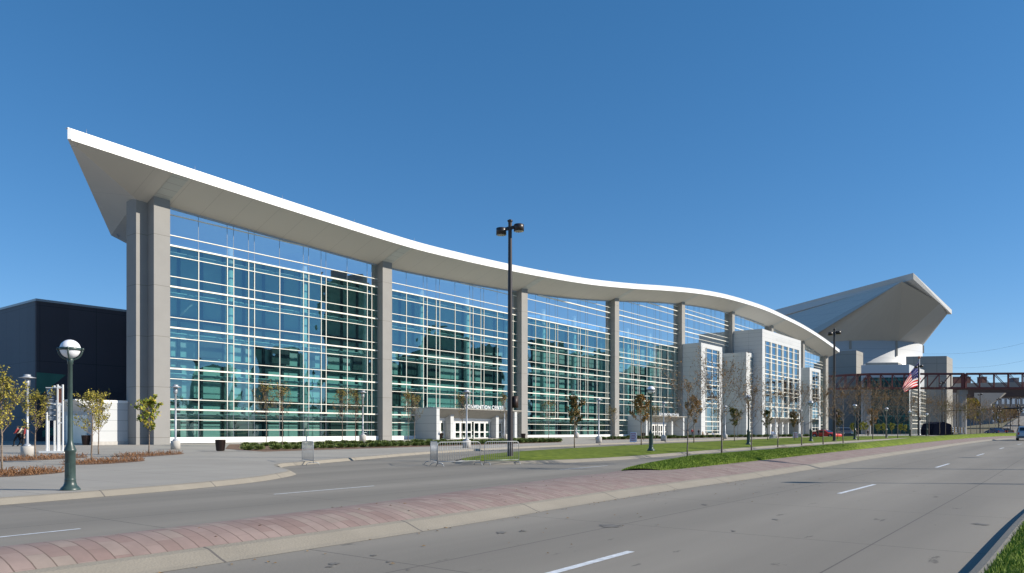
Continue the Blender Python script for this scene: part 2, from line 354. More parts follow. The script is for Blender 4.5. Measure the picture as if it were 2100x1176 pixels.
# brick median: material with UV (s along, l across)
def brick_mat():
    m, t, N, L, b = nt('brick_paving')
    uv = N.new('ShaderNodeUVMap'); uv.uv_map = 'UVMap'
    mp = N.new('ShaderNodeMapping'); L.new(uv.outputs[0], mp.inputs[0]); mp.inputs['Rotation'].default_value = (0, 0, R(90))
    sp = N.new('ShaderNodeSeparateXYZ'); L.new(uv.outputs[0], sp.inputs[0])
    qs = math_n(t, 'DIVIDE', sp.outputs[0], .212); row = math_n(t, 'FLOOR', qs)
    wr = N.new('ShaderNodeTexWhiteNoise'); wr.noise_dimensions = '1D'; L.new(row, wr.inputs['W'])
    ql = math_n(t, 'ADD', math_n(t, 'DIVIDE', sp.outputs[1], .43), wr.outputs[0]); colm = math_n(t, 'FLOOR', ql)
    cb = N.new('ShaderNodeCombineXYZ'); L.new(row, cb.inputs[0]); L.new(colm, cb.inputs[1])
    wc = N.new('ShaderNodeTexWhiteNoise'); wc.noise_dimensions = '2D'; L.new(cb.outputs[0], wc.inputs[0])
    rp_ = N.new('ShaderNodeValToRGB'); L.new(wc.outputs[0], rp_.inputs[0]); el = rp_.color_ramp.elements
    el[0].color = (.23, .162, .143, 1); el[1].color = (.265, .218, .185, 1); e2_ = el.new(.35); e2_.color = (.25, .185, .165, 1); e3_ = el.new(.72); e3_.color = (.275, .21, .187, 1)
    n = N.new('ShaderNodeTexNoise'); n.inputs['Scale'].default_value = 2.2; n.inputs['Detail'].default_value = 8; n.inputs['Roughness'].default_value = .65; L.new(uv.outputs[0], n.inputs[0])
    k = math_n(t, 'MULTIPLY_ADD', math_n(t, 'SUBTRACT', n.outputs[0], .5), .7, 1.0)
    cm = N.new('ShaderNodeVectorMath'); cm.operation = 'SCALE'; L.new(rp_.outputs[0], cm.inputs[0]); L.new(k, cm.inputs[3])
    js = math_n(t, 'LESS_THAN', math_n(t, 'ABSOLUTE', math_n(t, 'SUBTRACT', math_n(t, 'FRACT', math_n(t, 'ADD', qs, .5)), .5)), .036)
    jl = math_n(t, 'MULTIPLY', math_n(t, 'LESS_THAN', math_n(t, 'ABSOLUTE', math_n(t, 'SUBTRACT', math_n(t, 'FRACT', math_n(t, 'ADD', ql, .5)), .5)), .012), .35)
    fc = math_n(t, 'MULTIPLY', math_n(t, 'MAXIMUM', js, jl), math_n(t, 'MULTIPLY_ADD', n.outputs[0], .8, .3))
    L.new(mixc(t, fc, cm.outputs[0], (.085, .06, .045)), b.inputs['Base Color']); b.inputs['Roughness'].default_value = .88
    bp = N.new('ShaderNodeBump'); bp.inputs['Strength'].default_value = .35; bp.inputs['Distance'].default_value = .01; bp.invert = True
    L.new(js, bp.inputs['Height']); L.new(bp.outputs[0], b.inputs['Normal'])
    return m
M['brick'] = brick_mat()
GS = 2.2                                # where the grass starts, metres past the point (5.35, 22.1)
i0 = min(range(len(MED)), key=lambda i: (MED[i]-V2(5.35, 22.1)).length)
S0 = sum((MED[i]-MED[i-1]).length for i in range(1, i0+1))
def brick_z(l, w): return .15+.17*math.sin(math.pi*min(1, max(0, (l-.5)/(w-.65))))**.8
def med_prof(s, p):
    w = wid(p.y); k = ss(S0+GS-1.0, S0+GS+3, s); out = []
    for i in range(13):
        u = i/12; l = .5+(w-.65)*u; z = brick_z(l, w)
        g = .15+.19*min(1, (l-.5)/1.6) if l < 2.3 else .30
        out.append((l, z*(1-k)+g*k))
    return out
strip('brick_median', MED, med_prof, M['brick'], uv=True)
strip('kerb', MED, [(0, .004), (.10, .03), (.38, .13), (.52, .152)], M['kerb_concrete'])
strip('kerb', MED, lambda s, p: [(wid(p.y)-.16, .15), (wid(p.y)-.04, .145), (wid(p.y), .004)], M['kerb_concrete'])
# grass mound on the median
def nearest(P, x, y):
    b = None
    for i in range(len(P)-1):
        d = (P[i].x-x)**2+(P[i].y-y)**2
        if b is None or d < b[0]: b = (d, i)
    return b
def prof_z(s, p, l):
    pr = med_prof(s, p)
    for (a, za), (b, zb) in zip(pr, pr[1:]):
        if a <= l <= b: return za+(zb-za)*(l-a)/(b-a)
    return pr[-1][1]
def med_grass():
    NN = normals(MED); mb = MB(); vs = []; fs = []; s = 0; rows = []; n = 17
    for i, (p, q) in enumerate(zip(MED, NN)):
        if i: s += (MED[i]-MED[i-1]).length
        a = s-(S0+GS)
        if a < 0: continue
        rnd = math.sqrt(max(0, 1-max(0, 1-a/1.6)**2)); row = []
        l0 = 3.15-1.02*rnd; l1 = 3.15+1.08*rnd
        for k in range(n):
            u = k/(n-1); l = l0+(l1-l0)*u; x = p+q*l
            hump = (math.sin(math.pi*u)**.7)*(.10*ss(0, .9, a)+.24*ss(0, 6, a)+.12*ss(20, 70, a))
            z = prof_z(s, p, l)+hump+(.015*noise.noise(Vector((x.x*.8, x.y*.8, 0))))*ss(0, 1, a)+.004
            row.append((x.x, x.y, h(x.y)+z))
        rows.append(row)
    for r in rows: vs += r
    for i in range(len(rows)-1):
        for k in range(n-1): fs.append((i*n+k, (i+1)*n+k, (i+1)*n+k+1, i*n+k+1))
    mb.smooth = True; mb.add(vs, fs); o = mb.build('median_lawn', M['grass_base'], fix=False)
    if sum(p.normal.z for p in o.data.polygons) < 0: o.data.flip_normals()
    tag(o, kind='structure'); return rows
med_rows = med_grass()
def med_surface(s_after, u):
    """point on the median lawn, s metres after its nose, u 0..1 across"""
    i = min(len(med_rows)-1, max(0, int(s_after/.5))); r = med_rows[i]; k = int(u*(len(r)-1)); return Vector(r[k])
# drive island
ISN = [V2(-2.9, 37.2), V2(-2.5, 35.9), V2(-1.2, 35.4), V2(.4, 35.9), V2(3.2, 37.6), V2(6.0, 40.5), V2(9.2, 45.0), V2(13.8, 51.7), V2(19.6, 60.0), V2(28.4, 71.9), V2(45, 93), V2(66, 116), V2(100, 148)]
ISF = [V2(-2.9, 37.2), V2(-2.5, 40.5), V2(-1.2, 46), V2(1.0, 51.1), V2(4.0, 56.2), V2(8.4, 63), V2(12.4, 69), V2(16.4, 74.5), V2(21.9, 82), V2(28.7, 92), V2(45, 112), V2(66, 131), V2(100, 158)]
isn = catmull(ISN, .5); isf = catmull(ISF, .6)
def inset(P, d):
    NN = normals(P); return [p+n*d for p, n in zip(P, NN)]
near_in = inset(isn, .38); far_in = inset(isf, -.2)
isl_poly = near_in[2:]+far_in[:1:-1]
def isl_z(x, y):
    d = min(math.sqrt(min(nearest(near_in, x, y)[0], 400)), math.sqrt(min(nearest(far_in, x, y)[0], 400)))
    return .14*ss(0, 2.5, d)+.03*noise.noise(Vector((x*.4, y*.4, 3)))*min(1, d)
sheet('island_lawn', isl_poly, .155, M['grass_base'], ys=[25, 109.507]+[36+i*1.5 for i in range(12)]+[56+4*i for i in range(14)], xs=[i*1.5 for i in range(-1, 9)]+[15+4*i for i in range(14)], zf=isl_z)
strip('kerb', isn, [(0, .004), (.28, .13), (.42, .156)], M['kerb_concrete'])
strip('kerb', isf, [(-.24, .156), (-.12, .15), (0, .004)], M['kerb_concrete'])
# plaza slab with its roadside kerb and the driveway kerb
PK1 = catmull([V2(-34, -16), V2(-21, 2), V2(-14.2, 11.5), V2(-11.4, 16.72), V2(-10.5, 18.5), V2(-9.2, 21.3), V2(-8.3, 24.4), V2(-8.05, 27.6), V2(-8.5, 29.3), V2(-9.6, 31.5)], .4)
PK2 = catmull([V2(-9.6, 31.5), V2(-10.2, 33.6), V2(-9.5, 36.0), V2(-7.9, 41.2), V2(-5.6, 48.5), V2(-1.6, 57.0), V2(5.2, 67.6), V2(20, 87.6), V2(42, 115), V2(63, 135), V2(100, 162)], .6)
def plaza_front(z=.15): return PK1+PK2[1:]
pin = inset(PK1, .3)+inset(PK2, .3)[1:]
plaza = pin+[V2(100, 400), V2(-260, 400), V2(-260, -60), V2(-50, -60)]
sheet('plaza', plaza, .15, M['plaza_concrete'])
strip('kerb', PK1, [(0, .004), (.22, .13), (.32, .152)], M['kerb_concrete'])
strip('kerb', PK2, [(0, .004), (.16, .14), (.32, .152)], M['kerb_concrete'])
# right verge
RK = catmull([V2(-9, -10.2), V2(-3, -2.6), V2(2.4, 4.95), V2(5.4, 8.8), V2(8.55, 12.85), V2(11.4, 16.4), V2(16.2, 22.3), V2(22.5, 30.2)]+[p-n*8.6 for i, (p, n) in enumerate(zip(MED, normals(MED))) if p.y > 42 and i % 24 == 0], .5)
strip('kerb', RK, [(-.22, .156), (-.16, .155), (-.06, .12), (0, .004)], M['kerb_concrete'])
strip('verge_lawn', RK, lambda s, p: [(-60, .4), (-9, .4), (-4, .42), (-2, .36), (-1.2, .30), (-.7, .24), (-.2, .15)], M['grass_base'])
# lane dashes
def dash(name, a, b, w=.12):
    a = Vector(a); b = Vector(b); d = (b-a).normalized(); q = Vector((-d.y, d.x))*w/2
    mb = MB(); mb.add([(p.x, p.y, h(p.y)+.005) for p in (a-q, b-q, b+q, a+q)], [(0, 1, 2, 3)])
    return tag(mb.build(name, M['road_paint']), kind='structure')
DC = [p-n*4.05 for p, n in zip(MED, normals(MED))]
for a, b in (((-.6, 7.3), (1.63, 10.3)), ((8.65, 19.87), (11.25, 23.3)), ((18.65, 33.02), (21.15, 36.35)), ((28.6, 46.2), (31.1, 49.5)), ((38.9, 59.9), (41.4, 63.2)), ((49.4, 73.4), (52, 76.6)), ((60, 86.5), (62.5, 89.6))):
    dash('lane_marking', a, b)
for a, b in (((-8.9, 10.3), (-7.3, 12.7)), ((-6.23, 19.65), (-4.17, 22.69)), ((2.0, 31.3), (4.39, 34.6)), ((-15, 1.2), (-13.1, 4.0))):
    dash('lane_marking', a, b, .09)

# ------------------------------------------------------------------ convention centre (local x = along the facade, local y = into the building)
UA = math.atan2(.7925, .6099); PA = Vector((-31.12, 68.36, 0))
def W(t, w, z=0.): return Vector((PA.x+.6099*t+.7925*w, PA.y+.7925*t-.6099*w, z))     # w = metres in front of the column faces
FBP = [(-10, 24.4), (-1.6, 24.06), (14.4, 23.5), (27.1, 23.15), (36, 23.3), (45.5, 23.65), (54.9, 24.15), (67.5, 25.05), (81.4, 26.5), (94.1, 28.05), (108.7, 29.6), (122, 30.6), (136.5, 31.15), (150, 31.3), (163, 30.95), (177, 30.4), (190.8, 29.45), (205, 28.1), (217.1, 26.7)]
def FB(t):
    t = max(-10, min(217.1, t))
    for i in range(len(FBP)-1):
        if t <= FBP[i+1][0]:
            p0 = FBP[max(i-1, 0)]; p1 = FBP[i]; p2 = FBP[i+1]; p3 = FBP[min(i+2, len(FBP)-1)]
            u = (t-p1[0])/(p2[0]-p1[0]); d = p2[0]-p1[0]
            m1 = (p2[1]-p0[1])/(p2[0]-p0[0])*d; m2 = (p3[1]-p1[1])/(p3[0]-p1[0])*d
            return (2*u**3-3*u*u+1)*p1[1]+(u**3-2*u*u+u)*m1+(-2*u**3+3*u*u)*p2[1]+(u**3-u*u)*m2
    return FBP[-1][1]
WF = 3.35; WG = -.95
def SF(t, w): return FB(t)-1.3*(WF-w)/WF
cc = empty('convention_center', W(0, 0), UA)
tag(cc, 'huge glass-fronted hall under a sweeping white wave roof with concrete piers', 'convention center')
L_ = lambda t, w, z: (t, -w, z)
TS = [-2.5+i*(217.1+2.5)/110 for i in range(111)]
# soffit strip
mb = MB(); vs = []
for t in TS:
    for w in (WF, 1.2, WG, -1.6): vs.append(L_(t, w, SF(t, w)))
mb.smooth = True
mb.add(vs, [(i*4+k, i*4+k+1, (i+1)*4+k+1, (i+1)*4+k) for i in range(110) for k in range(3)])
mb.build('soffit', M['soffit'], cc, fix=False)
# grey joint panels over each pier
for k in range(0, 8):
    mb = MB(); t0 = 27.43*k-1.5; t1 = t0+1.5
    mb.add([L_(t0, WF-.02, SF(t0, WF)-.03), L_(t1, WF-.02, SF(t1, WF)-.03), L_(t1, -.0, SF(t1, 0)-.03), L_(t0, 0, SF(t0, 0)-.03)], [(0, 1, 2, 3)])
    mb.build('soffit_panel', M['soffit_panel'], cc, fix=False)
# left prow: folded end soffit
tip = L_(-10, WF, 24.4); Ee = L_(5.5, -23.7, 24.4); Bk = L_(17.6, -32.5, 23.9)
e1 = tuple(tip[i]+(Ee[i]-tip[i])*.265 for i in range(3)); Cc = L_(-2.5, -1.15, SF(-2.5, -1.15)); F0 = L_(-2.5, WF, FB(-2.5))
Pb = L_(-2.5, -2.95, 22.75)
mb = MB(); tm = L_(-6.2, WF, FB(-6.2))
mb.add([F0, tm, tip, Cc], [(0, 1, 3), (1, 2, 3)]); mb.build('soffit', M['soffit_plain'], cc, fix=False)
mb = MB(); mb.add([tip, e1, Cc], [(0, 1, 2)]); mb.build('soffit_fold', M['soffit_plain'], cc, fix=False)
mb = MB(); mb.add([e1, Ee, Bk, Cc, L_(20, -4, 22.5)], [(0, 1, 3), (1, 2, 4), (1, 4, 3)]); mb.build('end_soffit', M['soffit_plain'], cc, fix=False)
# fascia along the front
TF = [-10+i*227.1/130 for i in range(131)]
mb = MB(); vs = []
for t in TF:
    b = FB(t); vs += [L_(t, WF-.06, b-.02), L_(t, WF, b), L_(t, WF, b+.80), L_(t, WF+.05, b+.80), L_(t, WF+.05, b+.88), L_(t, WF-.4, b+.88)]
mb.add(vs, [(i*6+k, i*6+k+1, (i+1)*6+k+1, (i+1)*6+k) for i in range(130) for k in range(5)])
mb.build('fascia', M['fascia_white'], cc, fix=False)
def endband(a, b, z0, z1, dz, name='end_fascia'):
    mb = MB(); a = Vector(a); b = Vector(b); d = (b-a); d.z = 0; q = Vector((-d.y, d.x, 0)).normalized()*.25
    mb.add([a, b, b+Vector((0, 0, z1)), a+Vector((0, 0, z0)), a+q, b+q, b+q+Vector((0, 0, z1)), a+q+Vector((0, 0, z0))],
           [(0, 1, 2, 3), (4, 7, 6, 5), (0, 4, 5, 1), (3, 2, 6, 7), (0, 3, 7, 4), (1, 5, 6, 2)])
    mb.build(name, M['fascia_white'], cc)
endband(Ee, tip, .45, .85, 0)
endband(Bk, Ee, .45, .45, 0)
# inner soffit lip beside the end fascia
mb = MB()
mb.bar(Vector(tip)+Vector((.9, .5, -.12)), Vector(Ee)+Vector((.7, -.3, -.12)), .12); mb.build('drip_edge', M['frame_thin'], cc)
# roof deck
mb = MB(); vs = [L_(-10, WF, 24.4+.85)]; top = []
for t in TF[1:]: top.append(L_(t, WF, FB(t)+.85))
back = [L_(t, -46, FB(t)+.85) for t in TF if t > 18]
mb.add([L_(-10, WF, 25.25), L_(5.5, -23.7, 24.85), L_(17.6, -32.5, 24.35), L_(-1.6, WF, FB(-1.6)+.85), L_(18, WF, FB(18)+.85)], [(0, 3, 1), (1, 3, 4), (1, 4, 2)])
a = [t for t in TF if t >= 18]; a[0] = 18.0; vs = []
for t in a: vs += [L_(t, WF, FB(t)+.86), L_(t, -46, FB(t)+.86)]
mb.smooth = True; mb.add(vs, [(i*2, i*2+1, i*2+3, i*2+2) for i in range(len(a)-1)])
mb.build('roof_deck', M['roof_top'], cc, fix=False)
# right return of the eave
e0 = L_(217.1, WF, FB(217.1)); e2 = L_(217.1, -1.6, SF(217.1, -1.6))
mb = MB(); mb.add([e0, e2, (e2[0], e2[1], e2[2]+2.4), (e0[0], e0[1], e0[2]+.88)], [(0, 1, 2, 3)]); mb.build('end_fascia', M['fascia_white'], cc, fix=False)
for i in range(24):
    t = -8.5+9.14*i; mb = MB(); mb.tube([L_(t, WF-.25, FB(t)+.85), L_(t, WF-.25, FB(t)+1.35)], .012, 5); mb.build('lightning_rod', M['galv'], cc)
# piers
for k in range(0, 8):
    t1 = 27.43*k; t0 = t1-1.5; mb = MB(); zt = SF(t0+.75, 0)+.25
    mb.extr([(t0, .35), (t1, .35), (t1, SF(t1, 0)+.12), (t0, SF(t0, 0)+.12)], 0, 1.45)
    if k == 0: mb.box(-2.52, -1.5, 1.15, 2.95, .35, 22.5)
    mb.build('pier', M['precast'], cc)
mb = MB(); mb.extr([(214.2, .35), (217.0, .35), (217.0, SF(217, 0)-.05), (214.2, SF(214.2, 0)-.05)], 0, 3); mb.build('pier', M['arena_block'], cc)
# end walls, back wall, floor, decks inside
mb = MB(); mb.prism([(-1.3, 2.96), (-1.0, 2.96), (17.3, 40), (17, 40)], .4, 22.3); mb.build('side_wall', M['panel_white'], cc)
mb = MB(); mb.box(216.5, 216.9, 3, 40, .4, 24); mb.build('side_wall', M['panel_white'], cc)
mb = MB(); mb.prism([(-1.2, .9), (216.5, .9), (216.5, 40), (16.8, 40)], .45, .62); mb.build('hall_floor', M['int_floor'], cc)
random.seed(3)
for k in range(8):
    t0 = 27.43*k; t1 = min(t0+27.43, 216)
    if k == 0: t0 = 4.5
    mb = MB()                                  # back wall of the concourse with balconies and doorways
    mb.box(t0, t1, 14.0, 14.3, .62, 22.5)
    mb.build('lobby_wall', M['int_wall'], cc)
    mb = MB()
    for z in (4.9, 9.4, 13.9): mb.box(t0, t1, 13.4, 13.99, z, z+.5)
    for j in range(8): mb.box(t0+2.7*j+1, t0+2.7*j+1.25, 13.7, 13.98, .62, 22)
    for z in (2.6, 7.4, 11.7, 16.4): mb.box(t0, t1, 13.8, 13.97, z, z+.15)
    mb.build('lobby_frame', M['int_dark'], cc)
    for j in range(5):
        mb = MB(); a = t0+1+4.6*j+random.uniform(0, .8); b = a+random.uniform(2, 3.6); z = random.choice([.7, 5.5, 10.0]); mb.box(a, min(b, t1), 13.6, 13.65, z, z+random.uniform(2.2, 3.4))
        mb.build('lobby_panel', M['int_dark'], cc)
    t0 = 27.43*k
    for j in range(3):                         # round white columns and pipe girts behind the glass
        tc_ = t0+7.55+9.03*j
        if tc_ > 214: continue
        mb = MB(); zt = min(21.0, SF(tc_, WG)-1.0); mb.tube([(tc_, 2.6, .6), (tc_, 2.6, zt)], .40, 16)
        for jz in range(5):
            for dz in (-.35, .55): mb.tube([(tc_, 2.6, 3.68+3.785*jz+dz), (tc_, 2.6, 3.68+3.785*jz+dz+.08)], .44, 14)
        mb.build('round_column', M['int_white'], cc)
    for jz in range(5):
        z = 3.68+3.785*jz-.5; mb = MB()
        for j in range(9):
            a = t0+.4+3.02*j
            if a+2.3 > t1-1.5: break
            mb.tube([(a, 1.9, z), (a+2.2, 1.9, z)], .19, 10)
            mb.tube([(a+2.35, 1.9, z), (a+2.95, 1.9, z)], [.19, .1], 8)
        mb.build('pipe_girt', M['int_white'], cc)
# glazing
VO = [0, 3.0, 6.0, 6.69, 8.36]
ZT = [3.68+3.785*j for j in range(8)]
HL = [1.79, 2.73]+sorted([z+.946 for z in ZT]+[z+2.84 for z in ZT]+ZT)
def runs(t0, t1, z, e=.12):
    out = []; s = None; t = t0
    while t <= t1+1e-6:
        ok = z+e < SF(t, WG)
        if ok and s is None: s = t
        if not ok and s is not None: out.append((s, t)); s = None
        t += (t1-t0)/60
    if s is not None: out.append((s, t1))
    return out
random.seed(11)
for k in range(8):
    t0 = 27.43*k+.002; t1 = min(27.43*(k+1)-1.5, 214.2)
    ver = [27.43*k+.28+9.03*p+v for p in range(3) for v in VO if 27.43*k+.28+9.03*p+v < t1-.1]
    ed = [t0]+ver+[t1]; holes = []
    zone = [(1.10, 3.68, 'glass_base', 'base_glass'), (3.68, ZT[4], 'glass_lower', 'window_wall'), (ZT[4], 40, 'glass_upper', 'clerestory_glass')]
    y = -WG
    for za, zb, gm, nm in zone:
        mb = MB(); zl = [za]+[z for z in HL if za+.05 < z < zb-.05]+[zb]
        for i in range(len(ed)-1):
            a, b = ed[i], ed[i+1]
            for z0, z1 in zip(zl, zl[1:]):
                if SF(a, WG) < z0 and SF(b, WG) < z0: continue
                za_, zb_ = min(z1, SF(a, WG)+.15), min(z1, SF(b, WG)+.15)
                if za_ < z0 and zb_ < z0: continue
                j = [random.uniform(-.004, .004) for _ in range(4)]
                mb.add([(a, y+j[0], z0), (b, y+j[1], z0), (b, y+j[2], max(zb_, z0)), (a, y+j[3], max(za_, z0))], [(0, 1, 2, 3)])
        g = mb.build(nm, M[gm], cc, fix=False)
        mh = MB()
        if za < 2: mh.box(t0, t1, y-.14, y+.1, .5, 1.1) if False else None
        for z in [q for q in HL if za-.01 <= q < zb-.01]:
            thick = any(abs(z-q) < .01 for q in ZT); hw = .07 if thick else .033; dp = .15 if thick else .09
            for a, b in runs(t0, t1, z): mh.box(a, b, y-dp, y+.03, z-hw, z+hw)
        if nm == 'window_wall':
            for v in ver: mh.box(v-.03, v+.03, y-.07, y+.02, za, min(zb, SF(v, WG)))
        mh.build('mullion_grid', M['frame_white'], g)
        if nm != 'window_wall':
            mv = MB()
            for v in ver: mv.box(v-.018, v+.018, y-.015, y+.02, za, min(zb, SF(v, WG)))
            mv.build('pane_joint', M['frame_thin'], g)
    mb = MB(); mb.box(t0, t1, y-.22, y+.2, .55, 1.095); mb.build('sill_panel', M['sill_white'], cc)
    mb = MB(); n = 14; vs = []                 # slim head frame under the soffit
    for i in range(n+1):
        t = t0+(t1-t0)*i/n; z = SF(t, WG); vs += [(t, y-.09, z-.13), (t, y+.09, z-.13), (t, y+.09, z+.02), (t, y-.09, z+.02)]
    mb.add(vs, [(i*4+q, i*4+(q+1)%4, (i+1)*4+(q+1)%4, (i+1)*4+q) for i in range(n) for q in range(4)]); mb.build('head_frame', M['galv'], cc)

def text_mesh(name, s, size, m, parent, loc, rot, ext=.04, align='LEFT', sx=1.0):
    cu = bpy.data.curves.new(name, 'FONT'); cu.body = s; cu.size = size; cu.extrude = ext; cu.align_x = align; cu.space_character = sx
    to = bpy.data.objects.new(name+'_tmp', cu); C.objects.link(to)
    me = bpy.data.meshes.new_from_object(to.evaluated_get(bpy.context.evaluated_depsgraph_get())); me.name = name
    bpy.data.objects.remove(to); bpy.data.curves.remove(cu); me.materials.clear(); me.materials.append(m)
    o = bpy.data.objects.new(name, me); C.objects.link(o); o.parent = parent; o.location = loc; o.rotation_euler = rot
    return o
# white boxes standing in front of the glass
def wfun(name, t0, t1, w, ztop, tl, tr, zb, zt, verticals, thick_piers=(), low=None, right_open=False):
    b = empty(name, parent=cc); y = -w
    mb = MB()                                  # shell: left wall, right wall, top, front frame
    mb.box(t0, t0+.35, y+.3, 2.6, .4, ztop)
    mb.box(t1-.35, t1, y+.3, 2.6, .4, ztop)
    mb.box(t0+.35, t1-.35, y+.3, 2.6, ztop-.35, ztop)
    mb.box(t0, t1, y, y+.3, zt, ztop)
    mb.box(t0, tl, y, y+.3, .4, zt)
    mb.box(tr, t1, y, y+.3, .4, zt)
    mb.build('wall', M['panel_white'], b)
    mi = MB(); mi.box(t0+.36, t1-.36, 1.9, 2.0, .6, ztop-.4); mi.build('inner_wall', M['int_wall'], b)
    segs = [(zb, zt)]+([low] if low else [])
    yg = y+.16
    for z0, z1 in segs:
        g = MB(); edv = [tl]+[v for v, _ in verticals]+[tr]
        zl = [z0]+[z for z in HL if z0+.05 < z < z1-.05]+[z1]
        for a, c in zip(edv, edv[1:]):
            for p, q in zip(zl, zl[1:]):
                j = [random.uniform(-.003, .003) for _ in range(4)]
                g.add([(a, yg+j[0], p), (c, yg+j[1], p), (c, yg+j[2], q), (a, yg+j[3], q)], [(0, 1, 2, 3)])
        go = g.build('window', M['glass_box'], b, fix=False)
        mh = MB()
        for z in zl[1:-1]:
            th = any(abs(z-q) < .01 for q in ZT); hw = .11 if th else .045
            mh.box(tl, tr, yg-.12, yg+.02, z-hw, z+hw)
        for v, hw in verticals: mh.box(v-hw, v+hw, yg-.11 if hw < .1 else yg-.15, yg+.015, z0, z1)
        mh.box(tl, tr, yg-.1, yg+.02, z0-.08, z0+.08); mh.build('frame', M['frame_white'], go)
    return b
def entry(name, t0, t1, w0, w1, zt, zi, piers, doors, parent, letters=None, letter_t=0, flare=.95, walls=True, zd=2.95):
    """sloping canopy over a row of glazed doors"""
    e = empty(name, parent=parent)
    mb = MB()
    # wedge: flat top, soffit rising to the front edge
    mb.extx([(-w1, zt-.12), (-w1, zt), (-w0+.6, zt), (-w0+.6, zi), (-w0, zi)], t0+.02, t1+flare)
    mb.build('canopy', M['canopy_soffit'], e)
    if walls:
        mb = MB(); mb.box(t0, t0+.55, -w1, -WG, .45, zt+.03); mb.box(t1-.55, t1, -w1+.15, -WG, .45, zt-.1); mb.box(t0+.55, t1-.55, -w0+.6, -WG, zd+.3, zt-.01)
        mb.build('wall', M['panel_white'], e)
    mb = MB(); mb.box(t0+.55, t1-.55, -w0-.05, -w0+.12, zd, zi+.1); mb.build('door_head', M['sill_white'], e)
    for a in piers:
        mb = MB(); mb.box(a, a+.62, -w0-1.0, -w0+.1, .45, zi+.5); mb.build('door_pier', M['panel_white'], e)
    for a, b2 in doors:
        n = max(1, round((b2-a)/1.05)); dw = (b2-a)/n
        for i in range(n):
            x0 = a+i*dw; d = MB(); yy = -w0
            d.box(x0+.03, x0+.16, yy-.04, yy+.04, .62, zd-.04); d.box(x0+dw-.16, x0+dw-.03, yy-.04, yy+.04, .62, zd-.04)
            d.box(x0+.16, x0+dw-.16, yy-.035, yy+.035, zd-.20, zd-.04); d.box(x0+.16, x0+dw-.16, yy-.035, yy+.035, .62, .80); d.box(x0+.16, x0+dw-.16, yy-.035, yy+.035, 1.48, 1.62)
            do = d.build('door', M['sill_white'], e)
            if parent is cc or True:
                g = MB(); g.add([(x0+.16, yy+.01, .8), (x0+dw-.16, yy+.01, .8), (x0+dw-.16, yy+.01, zd-.2), (x0+.16, yy+.01, zd-.2)], [(0, 1, 2, 3)])
                gm = g.build('door_glass', M['glass_door'], e, fix=False)
    mb = MB(); mb.box(t0+.6, t1-.6, -w0+2.8, -w0+2.9, .6, zd+.2); mb.build('vestibule_wall', M['int_wall'], e)
    mb = MB()
    for i in range(4):
        x = t0+2+(t1-t0-4)*i/3; mb.lathe([(.16, 0), (.16, .02)], 10, (x, -(w0+.55), zi+.22))
    mb.build('downlight', M['headlight'], e)
    if letters:
        text_mesh('lettering', letters, .72, M['sign_text'], e, (letter_t, -w1+.02, zt+.02), (R(90), 0, 0), .05, sx=1.14)
    return e
entry('entrance', 32.2, 48.75, .4, 2.8, 4.58, 3.35, (36.3, 45.6), ((32.9, 34.0), (34.5, 36.2), (37.0, 41.6), (42.0, 45.5), (46.3, 48.1)), cc, 'CONVENTION CENTER', 37.4)
entry('entrance', 87.1, 103.6, .4, 2.8, 4.58, 3.35, (91.2, 100.5), ((87.8, 91.0), (91.9, 96.2), (96.6, 100.4), (101.2, 103.0)), cc, 'CONVENTION CENTER', 92.3)
sl3 = lambda a, b: [(a+.75, .05), ((a+b)/2, .07), (b-.75, .05)]
wfun('entrance_tower', 108.5, 119.4, 4.06, 19.6, 110.6, 117.9, 1.1, 18.65, sl3(110.6, 117.9))
wfun('entrance_tower', 131.9, 136.38, 4.69, 19.6, 134.4, 136.37, 1.1, 18.65, [(135.2, .05)])
bx = wfun('entrance_block', 136.4, 165.4, 6.79, 25.2, 138.2, 163.8, 4.95, 22.6, [(138.2+4.267*i, .24) for i in range(1, 6)]+[(138.2+4.267*i+d, .035) for i in range(6) for d in (.85, 3.42)][0:0]+[])
# slender glazing bars of the big window
mb = MB()
for i in range(6):
    for d in (.82, 3.45): mb.box(138.2+4.267*i+d-.035, 138.2+4.267*i+d+.035, -6.79+.07, -6.79+.15, 4.95, 22.6)
mb.build('glazing_bar', M['frame_white'], bx)
wfun('entrance_tower', 182.7, 193.4, 4.06, 19.6, 184.8, 191.9, 5.2, 18.65, sl3(184.8, 191.9), low=(1.1, 3.7))
entry('entrance', 138.3, 163.6, 4.2, 6.4, 4.75, 3.5, (142, 146.5, 151, 155.5, 160), ((138.9, 141.9), (142.7, 146.4), (147.2, 150.9), (151.7, 155.4), (156.2, 159.9), (160.7, 163.2)), cc, None, 0, flare=0, walls=False)
entry('entrance', 166.2, 182.5, .4, 2.8, 4.58, 3.35, (170.2, 178.5), ((167, 170), (171, 178), (179.4, 182)), cc, None, 0, flare=0)
# faint relief lettering on the white header of the big block
text_mesh('lettering', 'CONVENTION CENTER', 1.25, M['panel_white'], bx, (144.0, -6.79, 23.3), (R(90), 0, 0), .012, sx=1.15)

# ------------------------------------------------------------------ dark exhibition hall behind, left
hall = empty('exhibition_hall', W(-1.9, -24.8), UA)
tag(hall, 'windowless charcoal block with a pale roof cap behind the left end of the glass hall', 'building')
mb = MB(); mb.box(0, 70, 0, .4, .3, 15.9); mb.build('front_wall', M['hall_charcoal'], hall)
